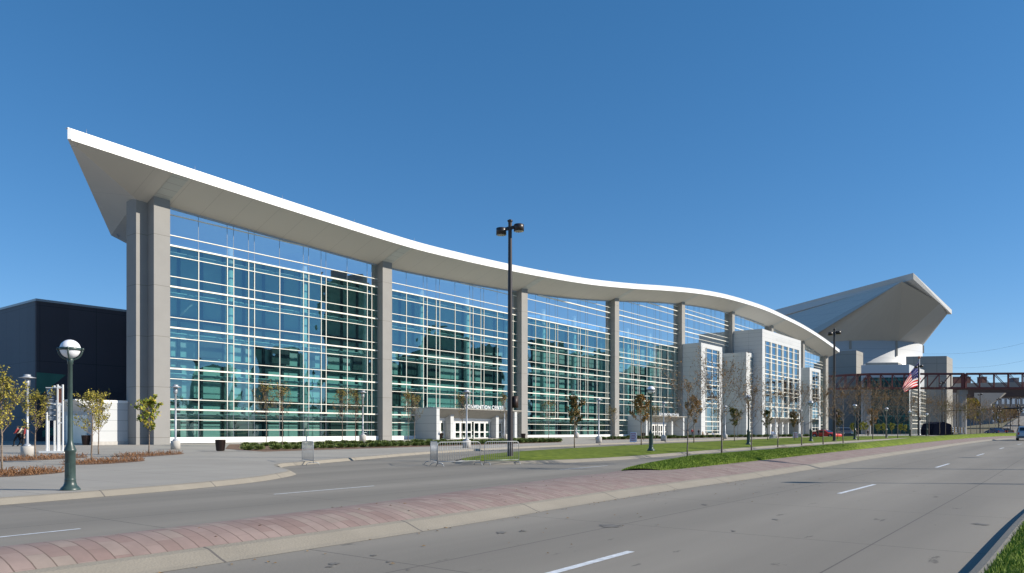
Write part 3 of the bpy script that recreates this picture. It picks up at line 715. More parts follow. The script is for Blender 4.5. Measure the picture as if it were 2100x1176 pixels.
# left return wall follows its own direction
mb = MB(); mb.box(.001, .4, .4, 80, .3, 15.9); mb.build('side_wall', M['hall_charcoal_skylit'], hall)
mb = MB(); mb.box(-.08, 70, -.08, .5, 15.9, 16.15); mb.box(-.08, .5, .5, 80, 15.9, 16.15); mb.build('roof_cap', M['hall_cap'], hall)
mb = MB(); mb.box(.4, 70, .4, 80, 15.6, 15.8); mb.build('roof', M['roof_top'], hall)
mb = MB(); mb.box(8.6, 11.4, -.03, .05, .5, 3.9); mb.build('door', M['dark_navy'], hall)
mb = MB(); mb.add([(.05, -.01, 5.6), (3.1, -.01, 6.4), (.05, -.01, 7.0), (.05, -.012, 8.1), (5, -.012, 8.3), (3.6, -.012, 6.7)], [(0, 1, 2)]); 
for a in ((0.3, 5.9, 1.0, 7.9), ):
    pass
mb = MB(); mb.extr([(.02, 5.3), (3.0, 8.0), (.02, 8.1)], -.04, 0); mb.build('green_shape', M['wall_green'], hall)  # slanted green shapes lying flat on the front wall
for q in ([(3.2, .6), (6.0, .6), (6.6, 1.5), (4.0, 1.1)], [(4.2, 2.2), (6.9, 3.4), (6.9, 4.5), (5.2, 3.6)], [(.6, 1.0), (2.6, 1.4), (1.9, 2.2), (.6, 1.7)]):
    mb = MB(); mb.extr(q, -.03, .0); mb.build('green_shape', M['wall_green'], hall)
# low white side entrance
se = empty('side_entrance', W(-2.52, -2.7), UA)
tag(se, 'low white panelled porch with a pointed canopy against the end pier', 'entrance porch')
mb = MB(); mb.box(-3.0, 0, 0, 6, .75, 4.2); mb.build('wall', M['panel_white'], se)
mb = MB(); mb.box(-3.05, 0, -.03, 6.03, .35, .75); mb.build('stone_base', M['bollard'], se)
mb = MB(); mb.extr([(-4.45, 4.35), (-4.45, 4.42), (0, 4.42), (0, 4.2), (-3.0, 4.2), (-3.0, 3.45)], -.02, 6.02); mb.build('canopy', M['sill_white'], se)
mb = MB(); mb.box(-3.1, -3.0, 1.0, 5.2, .6, 3.1); mb.build('door', M['frame_white'], se)

# ------------------------------------------------------------------ arena
ar = empty('arena', at(1800, 340)); ar.location.z = 0
tag(ar, 'distant arena with a tilted wedge roof over a round white drum', 'arena')
AO = ar.location.copy()
def P3(px, py, Y): return Vector(((px-1050)/F*Y, Y, EYE+(HZ-py)/F*Y))-AO
def facet(name, pts, m, thick=None, parent=ar):
    mb = MB(); mb.add(pts, [tuple(range(len(pts)))]); return mb.build(name, m, parent, fix=False)
a_t = P3(1560, 644, 430); b_t = P3(1873, 560, 300); c_t = P3(1952, 636, 316)
a_b = P3(1560, 660, 428); b_b = P3(1873, 573, 301); c_b = P3(1952, 645, 316)
cy = Vector((158.5, 368, 0))-AO; RD = 37.5
def rim(deg, z): return Vector((cy.x+RD*math.sin(R(deg)), cy.y-RD*math.cos(R(deg)), z))
zr = 41.6
b_i = b_b+Vector((-3, 3, -.3)); e_ = P3(1655, 697, 334); f_ = rim(20, zr); h_ = rim(62, zr); g_ = P3(1928, 622, 311); c_i = c_b+Vector((-1.5, 1, 0))
a_i = P3(1560, 664, 427)
facet('upper_wall', [a_i, b_i, e_, P3(1560, 742, 385)], M['arena_tile'])
mid = [rim(d, zr) for d in range(-60, 21, 8)]
mb = MB(); n = len(mid); mb.add([b_i, g_, e_]+mid, [(0, 1, n+2)]+[(0, 3+k+1, 3+k) for k in range(n-1)]+[(0, 3, 2)]); mb.build('roof_soffit', M['arena_soffit'], ar, fix=False)
mid2 = [rim(d, zr) for d in range(20, 63, 6)]
mb = MB(); n = len(mid2); mb.add([c_i, g_]+mid2, [(0, 2, 1)]+[(0, 2+k+1, 2+k) for k in range(n-1)]); mb.build('corner_soffit', M['arena_fascia'], ar, fix=False)  # lighter material than the other soffit: grazing sun put into the colour
far_ = Vector((60, 120, 50))
mb = MB(); back1 = a_t+Vector((60, 120, -6)); back2 = c_t+Vector((0, 110, -10))
mb.add([a_t, b_t, c_t, back2, back1, a_b, b_b, c_b], [(0, 1, 2, 3, 4), (0, 5, 6, 1), (1, 6, 7, 2), (5, 6, 7)]); mb.build('roof', M['arena_fascia'], ar, fix=False)
mb = MB(); mb.lathe([(RD, .3), (RD, zr+1.5)], 96, (cy.x, cy.y, 0)); dr = mb.build('drum', M['arena_white'], ar)
for d in (-14, 18, 60):
    mb = MB(); a = rim(d, 35 if d == 18 else 38)*1; o_ = Vector((math.sin(R(d)), -math.cos(R(d)), 0))*.15; mb.bar(a+o_, rim(d, zr)+o_, .9, .3); mb.build('slot', M['arena_block'], ar)
def blk(name, px0, pxc, px1, ytop, Y, m, parent=ar, dirL=(-.7925, .6099), dirR=(.6099, .7925), top_l=None, z0=.2):
    """box with its near corner at pxc; left face runs back to px0, right face to px1"""
    c = Vector(((pxc-1050)/F*Y, Y)); z = EYE+(HZ-ytop)/F*Y
    def hit(px, d):
        r = (px-1050)/F; s = (r*c.y-c.x)/(d[0]-r*d[1]); return c+Vector(d)*s
    l = hit(px0, dirL); r = hit(px1, dirR); bk = l+(r-c)
    mb = MB(); mb.prism([(p.x-AO.x if parent is ar else p.x, p.y-AO.y if parent is ar else p.y) for p in (l, c, r, bk)], z0, z); return mb.build(name, m, parent), (l, c, r, z)
blk('concrete_block', 1697, 1756, 1770, 719, 300, M['arena_block'], dirL=(-.9, .436))
blk('concrete_block', 1858, 1941.6, 1953.6, 730.4, 285, M['arena_block'], dirL=(-.985, .17))
_, (kl, kc, kr, kz) = blk('lobby_block', 1766, 1864.5, 1909.5, 748, 262, M['arena_white'], dirL=(-.985, .17))
# glass of the arena lobby
def wallglass(name, p, q, z0, z1, nx, zs, gm, fm, out, off=.25):
    d = (q-p); L = d.length; d = d/L; nrm = Vector((out[0], out[1])).normalized()*off
    g = MB(); P0 = p-Vector((AO.x, AO.y))+nrm; P1 = q-Vector((AO.x, AO.y))+nrm
    g.add([(P0.x, P0.y, z0), (P1.x, P1.y, z0), (P1.x, P1.y, z1), (P0.x, P0.y, z1)], [(0, 1, 2, 3)]); go = g.build(name, gm, ar, fix=False)
    mm = MB(); n2 = nrm*1.5
    for i in range(nx+1):
        s = P0.lerp(P1, i/nx)+n2*.3; mm.bar((s.x, s.y, z0), (s.x, s.y, z1), .16)
    for z, wz in zs: mm.bar((P0.x+n2.x*.4, P0.y+n2.y*.4, z), (P1.x+n2.x*.4, P1.y+n2.y*.4, z), wz)
    mm.build('frame', fm, go)
mat('arena_glass_dark', (.008, .045, .048), .15, spec=.25); mat('arena_glass_frame', (.03, .17, .16), .5)
mat('arena_glass', (.07, .09, .095), .15, spec=.4)
wallglass('window', kl+(kc-kl)*.05, kc-(kc-kl)*.01, .8, 20.5, 9, [(z, .3) for z in (4, 7, 10.2, 13.5, 16.8, 19.6)], M['arena_glass_dark'], M['arena_glass_frame'], (-.17, -.985))
wallglass('window', kc+(kr-kc)*.06, kr-(kr-kc)*.02, .8, 16.5, 11, [(z, .22) for z in (2.6, 4.4, 5.6, 7.4, 9.2, 10.4, 12.2, 14, 15.2, 16.5)], M['arena_glass'], M['frame_white'], (.7925, -.6099))
mb = MB(); q = kc-Vector((AO.x, AO.y))
blk('low_roof', 1775, 1842, 1850, 743.5, 275, M['arena_block'], dirL=(-.985, .17), z0=20)
blk('dark_block', 1757, 1774, 1790, 768, 292, M['arena_glass_dark'], dirL=(-.9, .436))  # solid block in the dark glass colour

# ------------------------------------------------------------------ trees
def grow(seed, H=4.0, trunk=1.45, spread=1.0, nb=14, twigs=3, leaves=700, leaf=.07, lean=0., up=.75, r0=.045, bare=0., crown_top=1.0, bark='bark', lm='leaf_brown', mix=None, sub=2, droop=0.):
    rnd = random.Random(seed); tr = MB(); lf = MB(); tips = []
    top = Vector((lean*H*.15+rnd.uniform(-.1, .1), rnd.uniform(-.1, .1), H*.96)); pts = []; rr = []
    for i in range(9):
        u = i/8; pts.append(Vector((top.x*u*u+rnd.uniform(-.02, .02)*H*.2*(i > 0), top.y*u*u+rnd.uniform(-.02, .02)*H*.2*(i > 0), H*.96*u))); rr.append(r0*(1-.88*u)+.003)
    tr.tube(pts, rr, 7)
    def along(P, u):
        x = u*(len(P)-1); i = min(len(P)-2, int(x)); return P[i].lerp(P[i+1], x-i)
    def limb(p, d, L, r, lvl):
        P = [p]; q = p; n = 5 if lvl == 0 else 4
        for i in range(n):
            d = (d+Vector((rnd.uniform(-.22, .22), rnd.uniform(-.22, .22), rnd.uniform(-.05, .20)-droop))).normalized(); q = q+d*L/n; P.append(q)
        tr.tube(P, [r*(1-.8*i/n) for i in range(n+1)], 5 if lvl == 0 else 3, cap=False)
        for i in range(1, n+1): tips.append((P[i], lvl, i/n))
        if lvl < sub:
            for _ in range(twigs+(1 if lvl == 0 else 0)):
                u = rnd.uniform(.25, 1); dd = (d+Vector((rnd.uniform(-.9, .9), rnd.uniform(-.9, .9), rnd.uniform(-.25, .6)))).normalized()
                limb(along(P, u), dd, L*rnd.uniform(.35, .6), r*.64, lvl+1)
    ga = rnd.uniform(0, 6)
    for i in range(nb):
        u = (i+.5)/nb; z = trunk+(H*.90-trunk)*u; a = ga+i*2.399+rnd.uniform(-.3, .3)
        w = spread*(math.sin(math.pi*min(1, .22+.75*u))**.8)*H*.27*rnd.uniform(.75, 1.2)
        e = up+u*.5; d = Vector((math.cos(a), math.sin(a), e)).normalized()
        limb(along(pts, z/(H*.96)), d, w*1.25, r0*.36*(1-.6*u), 0)
    cand = [t for t in tips if t[1] >= 1] or tips
    cl = [rnd.random() for _ in range(64)]
    for _ in range(leaves):
        p, l, u = rnd.choice(cand)
        if rnd.random() < bare*(1-p.z/H): continue
        q = p+Vector((rnd.gauss(0, .05), rnd.gauss(0, .05), rnd.gauss(-.02, .05)))*H/4
        n1 = Vector((rnd.uniform(-1, 1), rnd.uniform(-1, 1), rnd.uniform(-1, 1))).normalized(); n2 = n1.cross(Vector((rnd.uniform(-1, 1), rnd.uniform(-1, 1), rnd.uniform(-1, 1)))).normalized()
        s_ = leaf*rnd.uniform(.6, 1.3); lf.mi = 0 if (mix is None or rnd.random() > mix) else 1
        lf.add([q-n1*s_*.55, q+n2*s_*.38, q+n1*s_*.55, q-n2*s_*.38], [(0, 1, 2, 3)])
    return tr, lf
PROTO = {}
def proto(key, mats, bark, **kw):
    tr, lf = grow(**kw)
    a = bpy.data.meshes.new('trunk'); a.from_pydata(tr.v, [], tr.f); a.polygons.foreach_set('use_smooth', [True]*len(tr.f)); a.materials.append(M[bark])
    b = bpy.data.meshes.new('crown'); b.from_pydata(lf.v, [], lf.f); [b.materials.append(M[m]) for m in mats]; b.polygons.foreach_set('material_index', lf.m)
    PROTO[key] = (a, b, kw['H'])
for i in range(3):
    proto('plaza%d' % i, ['leaf_yellow', 'leaf_olive'], 'bark', seed=20+i, H=4, trunk=1.35, spread=.95, nb=16, twigs=4, leaves=1350, leaf=.095, mix=.5, up=1.0)
    proto('bare%d' % i, ['leaf_orange', 'leaf_brown'], 'bark_grey', seed=40+i, H=4, trunk=1.3, spread=1.6, nb=19, twigs=5, leaves=950, leaf=.066, mix=.55, up=.8, r0=.04)
    proto('wispy%d' % i, ['leaf_olive', 'leaf_brown'], 'bark_grey', seed=60+i, H=4, trunk=1.5, spread=.95, nb=18, twigs=4, leaves=900, leaf=.08, mix=.35, bare=1.7, up=1.0, r0=.032)
    proto('dense%d' % i, ['leaf_brown', 'leaf_dark'], 'bark', seed=80+i, H=4, trunk=1.45, spread=.72, nb=18, leaves=2600, leaf=.12, mix=.6, up=.9)
    proto('orange%d' % i, ['leaf_orange', 'leaf_brown'], 'bark', seed=100+i, H=4, trunk=1.45, spread=.72, nb=18, leaves=1900, leaf=.11, mix=.5, up=.9)
    proto('green%d' % i, ['leaf_dark', 'leaf_olive'], 'bark', seed=120+i, H=4, trunk=1.45, spread=.62, nb=16, leaves=1900, leaf=.11, mix=.4, up=.9)
proto('lemon0', ['leaf_green', 'leaf_yellow'], 'bark', seed=140, H=4, trunk=1.35, spread=.85, nb=15, leaves=1500, leaf=.17, mix=.5, up=.9)
proto('lemon1', ['leaf_green', 'leaf_yellow'], 'bark', seed=141, H=4, trunk=1.35, spread=.85, nb=15, leaves=1100, leaf=.17, mix=.5, up=.9)
TN = [0]
ORD = 'first second third fourth fifth sixth seventh eighth ninth tenth eleventh twelfth thirteenth fourteenth fifteenth sixteenth seventeenth eighteenth nineteenth twentieth twenty-first twenty-second twenty-third twenty-fourth twenty-fifth twenty-sixth'.split()
def tree(kind, loc, H, label, group, rz=None, lean=0, name='young_tree'):
    a, b, h0 = PROTO[kind]; TN[0] += 1
    r = empty(name, loc, rz if rz is not None else TN[0]*2.13); s = H/h0; r.scale = (s, s, s)
    if lean: r.rotation_euler = (0, lean, r.rotation_euler[2])
    for nm, me in (('trunk', a), ('crown', b)):
        o = bpy.data.objects.new(nm, me); C.objects.link(o); o.parent = r
    tag(r, label, 'tree', group)
    return r
def tree_px(kind, x, yb, yt, label, group, off=.15, Y=None, **k):
    p = G(x, yb, off) if Y is None else Vector(((x-1050)/F*Y, Y, EYE-(yb-HZ)/F*Y)); H = (yb-yt)/F*p.y
    return tree(kind, p-Vector((0, 0, .03)), H, label, group, **k)
gp = 'young trees in the left plaza'
tree_px('plaza0', 4, 964, 771, 'golden-leaved young tree cut by the left edge, in the nearest bed of red ground cover', gp, .17)
tree_px('plaza1', 72, 942, 802, 'yellow-green young tree right of the silver lamp and left of the white directory frame', gp, .17)
tree_px('plaza2', 188, 947, 806, 'golden young tree before the white side porch, just right of the green globe lamp', gp, .17)
tree_px('plaza0', 202, 931, 816, 'slim young tree directly behind the golden one beside the porch', gp, .17, rz=1)
tree_px('lemon1', 306, 933, 816, 'bright yellow-green young tree standing before the big end pier', gp, .17)
gp = 'thin young trees in the juniper bed along the glass wall'
BEDT = [(546, 914, 789, 'wispy0', 'leftmost thin tree of the juniper bed, yellow leaves at its top'),
 (579, 915, 795, 'wispy1', 'thin bare-stemmed tree second from the left in the juniper bed'),
 (702, 912, 799, 'wispy2', 'thin tree in the juniper bed, left one of the pair at the first bay\'s end'),
 (729, 909, 805, 'wispy0', 'thin brownish tree beside the silver lamp at the first bay\'s right end'),
 (837, 908, 806, 'wispy1', 'thin tree left of the first canopy\'s white side wall, left one of two'),
 (850, 906, 810, 'wispy2', 'thin tree against the first canopy\'s white side wall, right one of two'),
 (948, 905, 810, 'wispy0', 'thin tree before the first entrance, by the silver lamp'),
 (1037, 903, 808, 'wispy1', 'thin tree close beside the tall dark pole at the first entrance'),
 (1125, 905, 822, 'wispy2', 'nearly bare tree at the right end of the first juniper bed')]
for i, (x, yb, yt, k, l) in enumerate(BEDT): tree_px(k, x, yb, yt, l, gp, .16, rz=i*1.3)
for x, yb, yt, k, l in ((1257, 903, 838, 'wispy1', 'small bare tree left of the second canopy'), (1320, 903, 835, 'wispy0', 'small bare tree against the second canopy\'s side wall'), (1344, 902, 833, 'wispy2', 'small bare tree before the second canopy\'s doors'),
    (1466, 900, 840, 'wispy0', 'small bare tree before the tall window of the first white tower'), (1513, 899, 842, 'wispy1', 'small bare tree in front of the second white tower')):
    tree_px(k, x, yb, yt, l, gp, .16)
gp = 'trees on the drive island lawn'
for i, (x, yb, yt, k, l) in enumerate([
 (1178, 918, 812, 'dense0', 'dense brown tree on the island lawn, first right of the tall dark pole'),
 (1315, 913, 806, 'orange0', 'rust-orange tree on the island lawn, left of the second globe lamp'),
 (1423, 908, 812, 'orange1', 'rust-orange tree on the island lawn, behind a sparse median tree'),
 (1506, 906, 832, 'green0', 'narrow dark green tree on the island lawn before the second white tower'),
 (1574, 903, 838, 'green1', 'narrow olive tree on the island lawn at the big block\'s left corner'),
 (1629, 902, 842, 'dense1', 'dense dark brown tree on the island lawn before the big block\'s doors'),
 (1718, 900, 838, 'dense2', 'dense brown tree just right of the second tall dark pole'),
 (1790, 899, 836, 'orange2', 'brownish tree on the lawn in front of the left bridge pier')]):
    tree_px(k, x, yb, yt, l, gp, .27)
gp = 'sparse trees on the grass median'
i0m = 0
for i, (x, yb, yt, k, l, ln) in enumerate([
 (1410, 938.6, 788, 'bare0', 'nearly bare tree nearest the rounded nose of the median lawn', 0),
 (1480, 930, 765, 'bare1', 'tallest sparse median tree, orange leaves, in front of the first white tower', 0),
 (1541, 923, 796, 'bare2', 'bare wide-branched median tree right of the third globe lamp', .0),
 (1595, 917, 806, 'bare0', 'leaning sparse median tree before the big block\'s left half', -.05),
 (1644, 913, 804, 'bare1', 'sparse median tree before the big block\'s right edge', -.03),
 (1688, 911, 803, 'bare2', 'brown sparse median tree in front of the red car', 0),
 (1729, 908, 806, 'bare0', 'brown sparse median tree in front of the dark van', 0),
 (1760, 903, 806, 'bare1', 'sparse median tree right of the fifth globe lamp', 0),
 (1790, 901, 808, 'bare2', 'sparse median tree just in front of the left bridge pier', 0),
 (1817, 899, 812, 'bare0', 'sparse median tree behind the man in the dark suit, to his right', 0),
 (1841, 898, 815, 'bare1', 'sparse median tree left of the flag', 0),
 (1868, 896, 820, 'bare2', 'sparse median tree directly under the flag', 0),
 (1905, 894, 822, 'bare0', 'sparse median tree first right of the flagpole', 0)]):
    Yt = {0: 31.5, 1: 35.5, 2: 42, 3: 47.5, 4: 53, 5: 59, 6: 66, 7: 73, 8: 80, 9: 86, 10: 92, 11: 99, 12: 106}[i]
    tree_px(k, x, yb, yt, l, gp, Y=Yt, lean=ln)
for j, x in enumerate((1927, 1939, 1952, 1966, 1978, 1991, 2003, 2016, 2029, 2041, 2054, 2066, 2077)):
    tree_px(('bare0', 'wispy1', 'bare2')[j % 3], x, 891-.1*j, 826+1.6*j, ORD[j]+' small leafless brown tree from the flagpole in the far row under the bridge', 'far row of bare trees under the bridge', Y=112+7*j)
for j, (x, yb, yt) in enumerate(((1748, 896, 868), (1768, 896, 866), (1775, 895, 867), (1800, 895, 870), (1812, 895, 869), (1829, 895, 868), (1846, 895, 870), (1857, 895, 872))):
    tree_px('lemon%d' % (j % 2), x, yb, yt, ORD[j]+' lemon-green sapling from the left behind the lawn before the arena', 'lemon-green saplings before the arena lobby', Y=150+3*j)

# far autumn trees behind the overpass
def far_tree(x, yb, yt, Y, lab, wdt=1.0, seed=5, mats=('leaf_yellow', 'leaf_orange')):
    H = (yb-yt)/F*Y; tr, lf = grow(seed, H=H, trunk=H*.2, spread=1.3*wdt, nb=26, leaves=5200, leaf=H*.055, up=.5, r0=H*.02, mix=.35)
    r = empty('autumn_tree', ((x-1050)/F*Y, Y, EYE-(yb-HZ)/F*Y)); a = tr.build('trunk', M['bark'], r, fix=False); b = lf.build('crown', [M[m] for m in mats], r, fix=False)
    tag(r, lab, 'tree', 'autumn trees behind the overpass')
far_tree(1966, 880, 833, 420, 'golden autumn tree left of the right-hand bridge pier', 1.7, seed=5)
far_tree(1997, 880, 832, 430, 'golden autumn tree between the bridge pier and the overpass pier', 1.9, seed=6)
far_tree(2008, 880, 836, 450, 'greenish gold tree close against the overpass pier', 1.5, seed=8, mats=('leaf_olive', 'leaf_yellow'))
far_tree(2052, 878, 846, 470, 'low orange tree on the hillside right of the overpass pier', 1.5, 9, ('leaf_orange', 'leaf_yellow'))
far_tree(2072, 876, 844, 480, 'low rust tree on the hillside below the white-windowed office', 1.5, 10, ('leaf_brown', 'leaf_orange'))

# ------------------------------------------------------------------ beds
def bed(name, poly, off, m, kind='structure', zf=None):
    return sheet(name, poly, off, m, kind=kind, zf=zf, ys=[25, 109.507])
b0 = G(462, 921, .16); b1 = G(542, 926.5, .16); b2 = G(1152, 907.3, .16); b3 = G(1150, 903.3, .16); b4 = G(470, 911.5, .16)
bed('planting_bed', [(b0.x, b0.y), (b1.x, b1.y), (b2.x, b2.y), (b3.x, b3.y), (b4.x, b4.y)], .158, M['mulch'])
c0 = G(1238, 902.4, .16); c1 = G(1700, 895.4, .16)
def juniper(seed):
    rnd = random.Random(seed); mb = MB()
    for _ in range(520):
        a = rnd.uniform(0, 6.283); e = rnd.uniform(.12, 1.25); L = rnd.uniform(.22, .5)*(1.15-.35*e); d = Vector((math.cos(a)*math.cos(e), math.sin(a)*math.cos(e), math.sin(e)))
        p = Vector((rnd.gauss(0, .1), rnd.gauss(0, .1), .02)); q = p+d*L; s = Vector((-math.sin(a), math.cos(a), 0))*rnd.uniform(.012, .03)
        r = q+d*.08+Vector((0, 0, .05)); mb.add([p-s, p+s, q+s*1.3, r, q-s*1.3], [(0, 1, 2, 3, 4)])
    return mb
JM = []
for sd in (1, 2, 3):
    j = juniper(sd); me = bpy.data.meshes.new('juniper_shrub'); me.from_pydata(j.v, [], j.f); me.materials.append(M['juniper']); JM.append(me)
def shrub(p, s, i, lab, g):
    o = bpy.data.objects.new('juniper_shrub', JM[i % 3]); C.objects.link(o); o.location = p; o.scale = (s*.78, s*.78, s*.85); o.rotation_euler = (0, 0, i*1.7)
    tag(o, lab, 'shrub', g)
random.seed(21); k = 0
for row, (yo, n) in enumerate(((0, 46), (1, 44))):
    for i in range(n):
        u = (i+.5*(row == 1)+random.uniform(-.12, .12))/n
        f = Vector((b1.x, b1.y)).lerp(Vector((b2.x, b2.y)), u) if True else None
        bk = Vector((b4.x, b4.y)).lerp(Vector((b3.x, b3.y)), u)
        q = f.lerp(bk, .16 if row == 0 else .62)
        if row == 0 and u < .03: q.x -= .6
        shrub((q.x, q.y, h(q.y)+.16), random.uniform(.8, 1.2), k, 'low green juniper shrub in the '+('front', 'back')[row]+' row of the long mulch bed, '+('left', 'middle', 'right')[min(2, int(u*3))]+' third', 'junipers of the long bed'); k += 1
cdir = Vector((c1.x-c0.x, c1.y-c0.y)); cn = Vector((-cdir.y, cdir.x)).normalized()
bed('planting_bed', [(c0.x, c0.y), (c1.x, c1.y), (c1.x+cn.x*3, c1.y+cn.y*3), (c0.x+cn.x*3, c0.y+cn.y*3)], .158, M['mulch'])
n = 62
for i in range(n):
    u = (i+.5)/n; q = Vector((c0.x, c0.y))+cdir*u+cn*(.6+1.4*(i % 2)); shrub((q.x, q.y, h(q.y)+.16), random.uniform(.9, 1.25), i, 'low juniper shrub in the far bed, '+('by the second canopy', 'below the first white tower', 'below the big white block')[min(2, int(u*3))], 'junipers of the far bed')
def cover(name, cx, cyp, wpx, hpx, seed, n=600):
    """red-brown creeping ground cover on a mulch patch"""
    p = G(cx, cyp, .16); sx = wpx/2/F*p.y; a = G(cx, cyp+hpx/2, .16).y; b = G(cx, cyp-hpx/2, .16).y; rnd = random.Random(seed); mb = MB()
    ring = [(p.x+sx*math.cos(t)*(1+.06*math.sin(5*t)), (a+b)/2+(b-a)/2*math.sin(t)) for t in [i*6.2832/22 for i in range(22)]]
    bed('mulch_patch', ring, .157, M['mulch'])
    for _ in range(n):
        t = rnd.uniform(0, 6.283); r = math.sqrt(rnd.random())*.98; x = p.x+sx*r*math.cos(t); y = (a+b)/2+(b-a)/2*r*math.sin(t); z = h(y)+.16
        ang = rnd.uniform(0, 6.28); L = rnd.uniform(.12, .32); d = Vector((math.cos(ang)*.8, math.sin(ang)*.8, rnd.uniform(.3, 1.1))).normalized(); s = Vector((-math.sin(ang), math.cos(ang), 0))*.008
        o_ = Vector((x, y, z)); e = o_+d*L; mb.add([o_-s, o_+s, e+s, e-s], [(0, 1, 2, 3)])
        for _k in range(5):
            q = o_+d*L*rnd.uniform(.3, 1); n1 = Vector((rnd.uniform(-1, 1), rnd.uniform(-1, 1), rnd.uniform(-.5, 1))).normalized()*.024; n2 = n1.cross(Vector((rnd.uniform(-1, 1), rnd.uniform(-1, 1), 1))).normalized()*.015
            mb.add([q-n1, q+n2, q+n1, q-n2], [(0, 1, 2, 3)])
    tag(mb.build('ground_cover', M['red_ground_cover'], fix=False), 'reddish creeping ground cover', 'ground cover', kind='stuff')
cover('a', 38, 972, 130, 14, 1, 560); cover('b', 85, 940.5, 130, 10, 2, 480); cover('c', 212, 948, 120, 11, 3, 520); cover('d', 303, 933.5, 100, 9, 4, 380)
for x, y, o_ in ((1428, 941, .5), (1495, 932, .5), (1556, 924.5, .5), (1610, 918.5, .5), (1660, 914, .5), (1703, 912.5, .5), (1742, 909, .5)): pass
def blades(name, pts, hh, seed):
    rnd = random.Random(seed); mb = MB()
    for p in pts:
        a = rnd.uniform(0, 6.28); s = Vector((math.cos(a), math.sin(a), 0))*rnd.uniform(.004, .008)*(1+p.y*.03); t = p+Vector((rnd.gauss(0, .018), rnd.gauss(0, .018), hh*rnd.uniform(.5, 1.2)))
        mb.add([p-s, p+s, t], [(0, 1, 2)])
    return tag(mb.build(name, M['grass_blade'], fix=False), 'short mown green grass blades', 'grass', kind='stuff')
rnd = random.Random(9); pts = []
for _ in range(60000):
    i = int(rnd.triangular(0, 60, 2)); i = min(i, len(med_rows)-2); r0, r1 = med_rows[i], med_rows[i+1]; x = rnd.uniform(0, len(r0)-1.001); k = int(x)
    a = Vector(r0[k]).lerp(Vector(r0[k+1]), x-k); b = Vector(r1[k]).lerp(Vector(r1[k+1]), x-k); pts.append(a.lerp(b, rnd.random())-Vector((0, 0, .005)))
blades('median_grass', pts, .05, 1)
pts = []
rn = normals(RK)
vp = [(-9, .4), (-4, .42), (-2, .36), (-1.2, .30), (-.7, .24), (-.2, .15)]
def verge_z(l):
    for (a, za), (b, zb) in zip(vp, vp[1:]):
        if a <= l <= b: return za+(zb-za)*(l-a)/(b-a)
    return .5
cand = [i for i, p in enumerate(RK) if -2 < p.y < 26]
for _ in range(75000):
    i = rnd.choice(cand[:-1]); u = rnd.random(); l = -.21-abs(rnd.triangular(0, 4.5, 0)); p = RK[i].lerp(RK[i+1], u)+rn[i]*l
    if p.y < 4: continue
    pts.append(Vector((p.x, p.y, h(p.y)+verge_z(l)-.005)))
blades('verge_grass', pts, .06, 2)

# ------------------------------------------------------------------ lamps and poles
def globe_proto():
    r = empty('globe_lamp'); mb = MB()
    mb.lathe([(.265, 0), (.265, .05), (.23, .10), (.18, .15), (.155, .22), (.145, .30), (.15, .32), (.14, .34), (.14, .37), (.135, 1.10), (.155, 1.12), (.16, 1.17), (.145, 1.20), (.115, 1.28), (.085, 1.35), (.07, 1.45), (.064, 2.4), (.056, 3.60), (.075, 3.62), (.075, 3.68), (.09, 3.74), (.07, 3.78)], 22)
    mb.box(-.05, .05, -.148, -.12, .45, .8)
    mb.build('post', M['lamp_green'], r)
    gl = MB(); R0 = .265; c = 4.045; gl.lathe([(.05, c-R0)]+[(R0*math.sin(R(a)), c-R0*math.cos(R(a))) for a in range(12, 180, 8)]+[(.01, c+R0)], 28); gl.build('globe', M['lamp_globe'], r)
    br = MB()
    br.lathe([(R0+.005, c-.045), (R0+.02, c-.045), (R0+.02, c+.03), (R0+.005, c+.03)], 28)
    for k in range(4):
        a = R(20+90*k); br.tube([(math.cos(a)*(R0+.045)*math.cos(R(e)), math.sin(a)*(R0+.045)*math.cos(R(e)), c-.02-(R0+.03)*math.sin(R(e))) for e in range(0, 85, 12)], .022, 6)
        br.tube([(math.cos(a)*(R0+.0), math.sin(a)*(R0+.0), c), (math.cos(a)*(R0+.08), math.sin(a)*(R0+.08), c)], .035, 8)
    br.build('cradle', M['lamp_green'], r)
    return r
gpz = globe_proto(); gused = [False]
def globe_lamp(x, yb, yt, lab, off=.15, Y=None, xy=None, z=None):
    o = gpz if not gused[0] else copy_tree(gpz); gused[0] = True
    if xy: p = Vector((xy[0], xy[1], h(xy[1])+off)); s = 1
    else:
        p = G(x, yb, off) if Y is None else Vector(((x-1050)/F*Y, Y, EYE-(yb-HZ)/F*Y)); s = (yb-yt)/F*p.y/4.31
    o.location = p; o.scale = (s, s, s); tag(o, lab, 'street lamp', 'green globe street lamps'); return o
globe_lamp(144, 1007, 697, 'green globe street lamp nearest the camera, left on the plaza kerb', .13)
globe_lamp(1335, 925, 792, 'green globe lamp on the island lawn before the fourth bay', .30)
globe_lamp(1535, 913, 810, 'green globe lamp in front of the second white tower', Y=64)
globe_lamp(1663, 906, 822, 'green globe lamp at the third tower, left of the red car', Y=79)
globe_lamp(1753, 902, 829, 'green globe lamp right of the dark van', Y=91)
globe_lamp(1818, 899, 836, 'green globe lamp right of the left bridge pier', Y=105)
globe_lamp(1866, 896, 843, 'small green globe lamp just left of the flagpole', Y=125)
globe_lamp(1901, 894, 848, 'small green globe lamp just right of the flagpole', Y=140)
def rk_at(Y, l=-1.1):
    i = min(range(len(RK)), key=lambda i: abs(RK[i].y-Y)); p = RK[i]+rn[i]*l; return (p.x, p.y)
globe_lamp(0, 0, 0, 'globe lamp on the right verge, casting the nearest globe shadow', .3, xy=(17.4, 23.3))
globe_lamp(0, 0, 0, 'globe lamp on the right verge outside the picture, casting the second globe shadow', .3, xy=(34.5, 42.5))
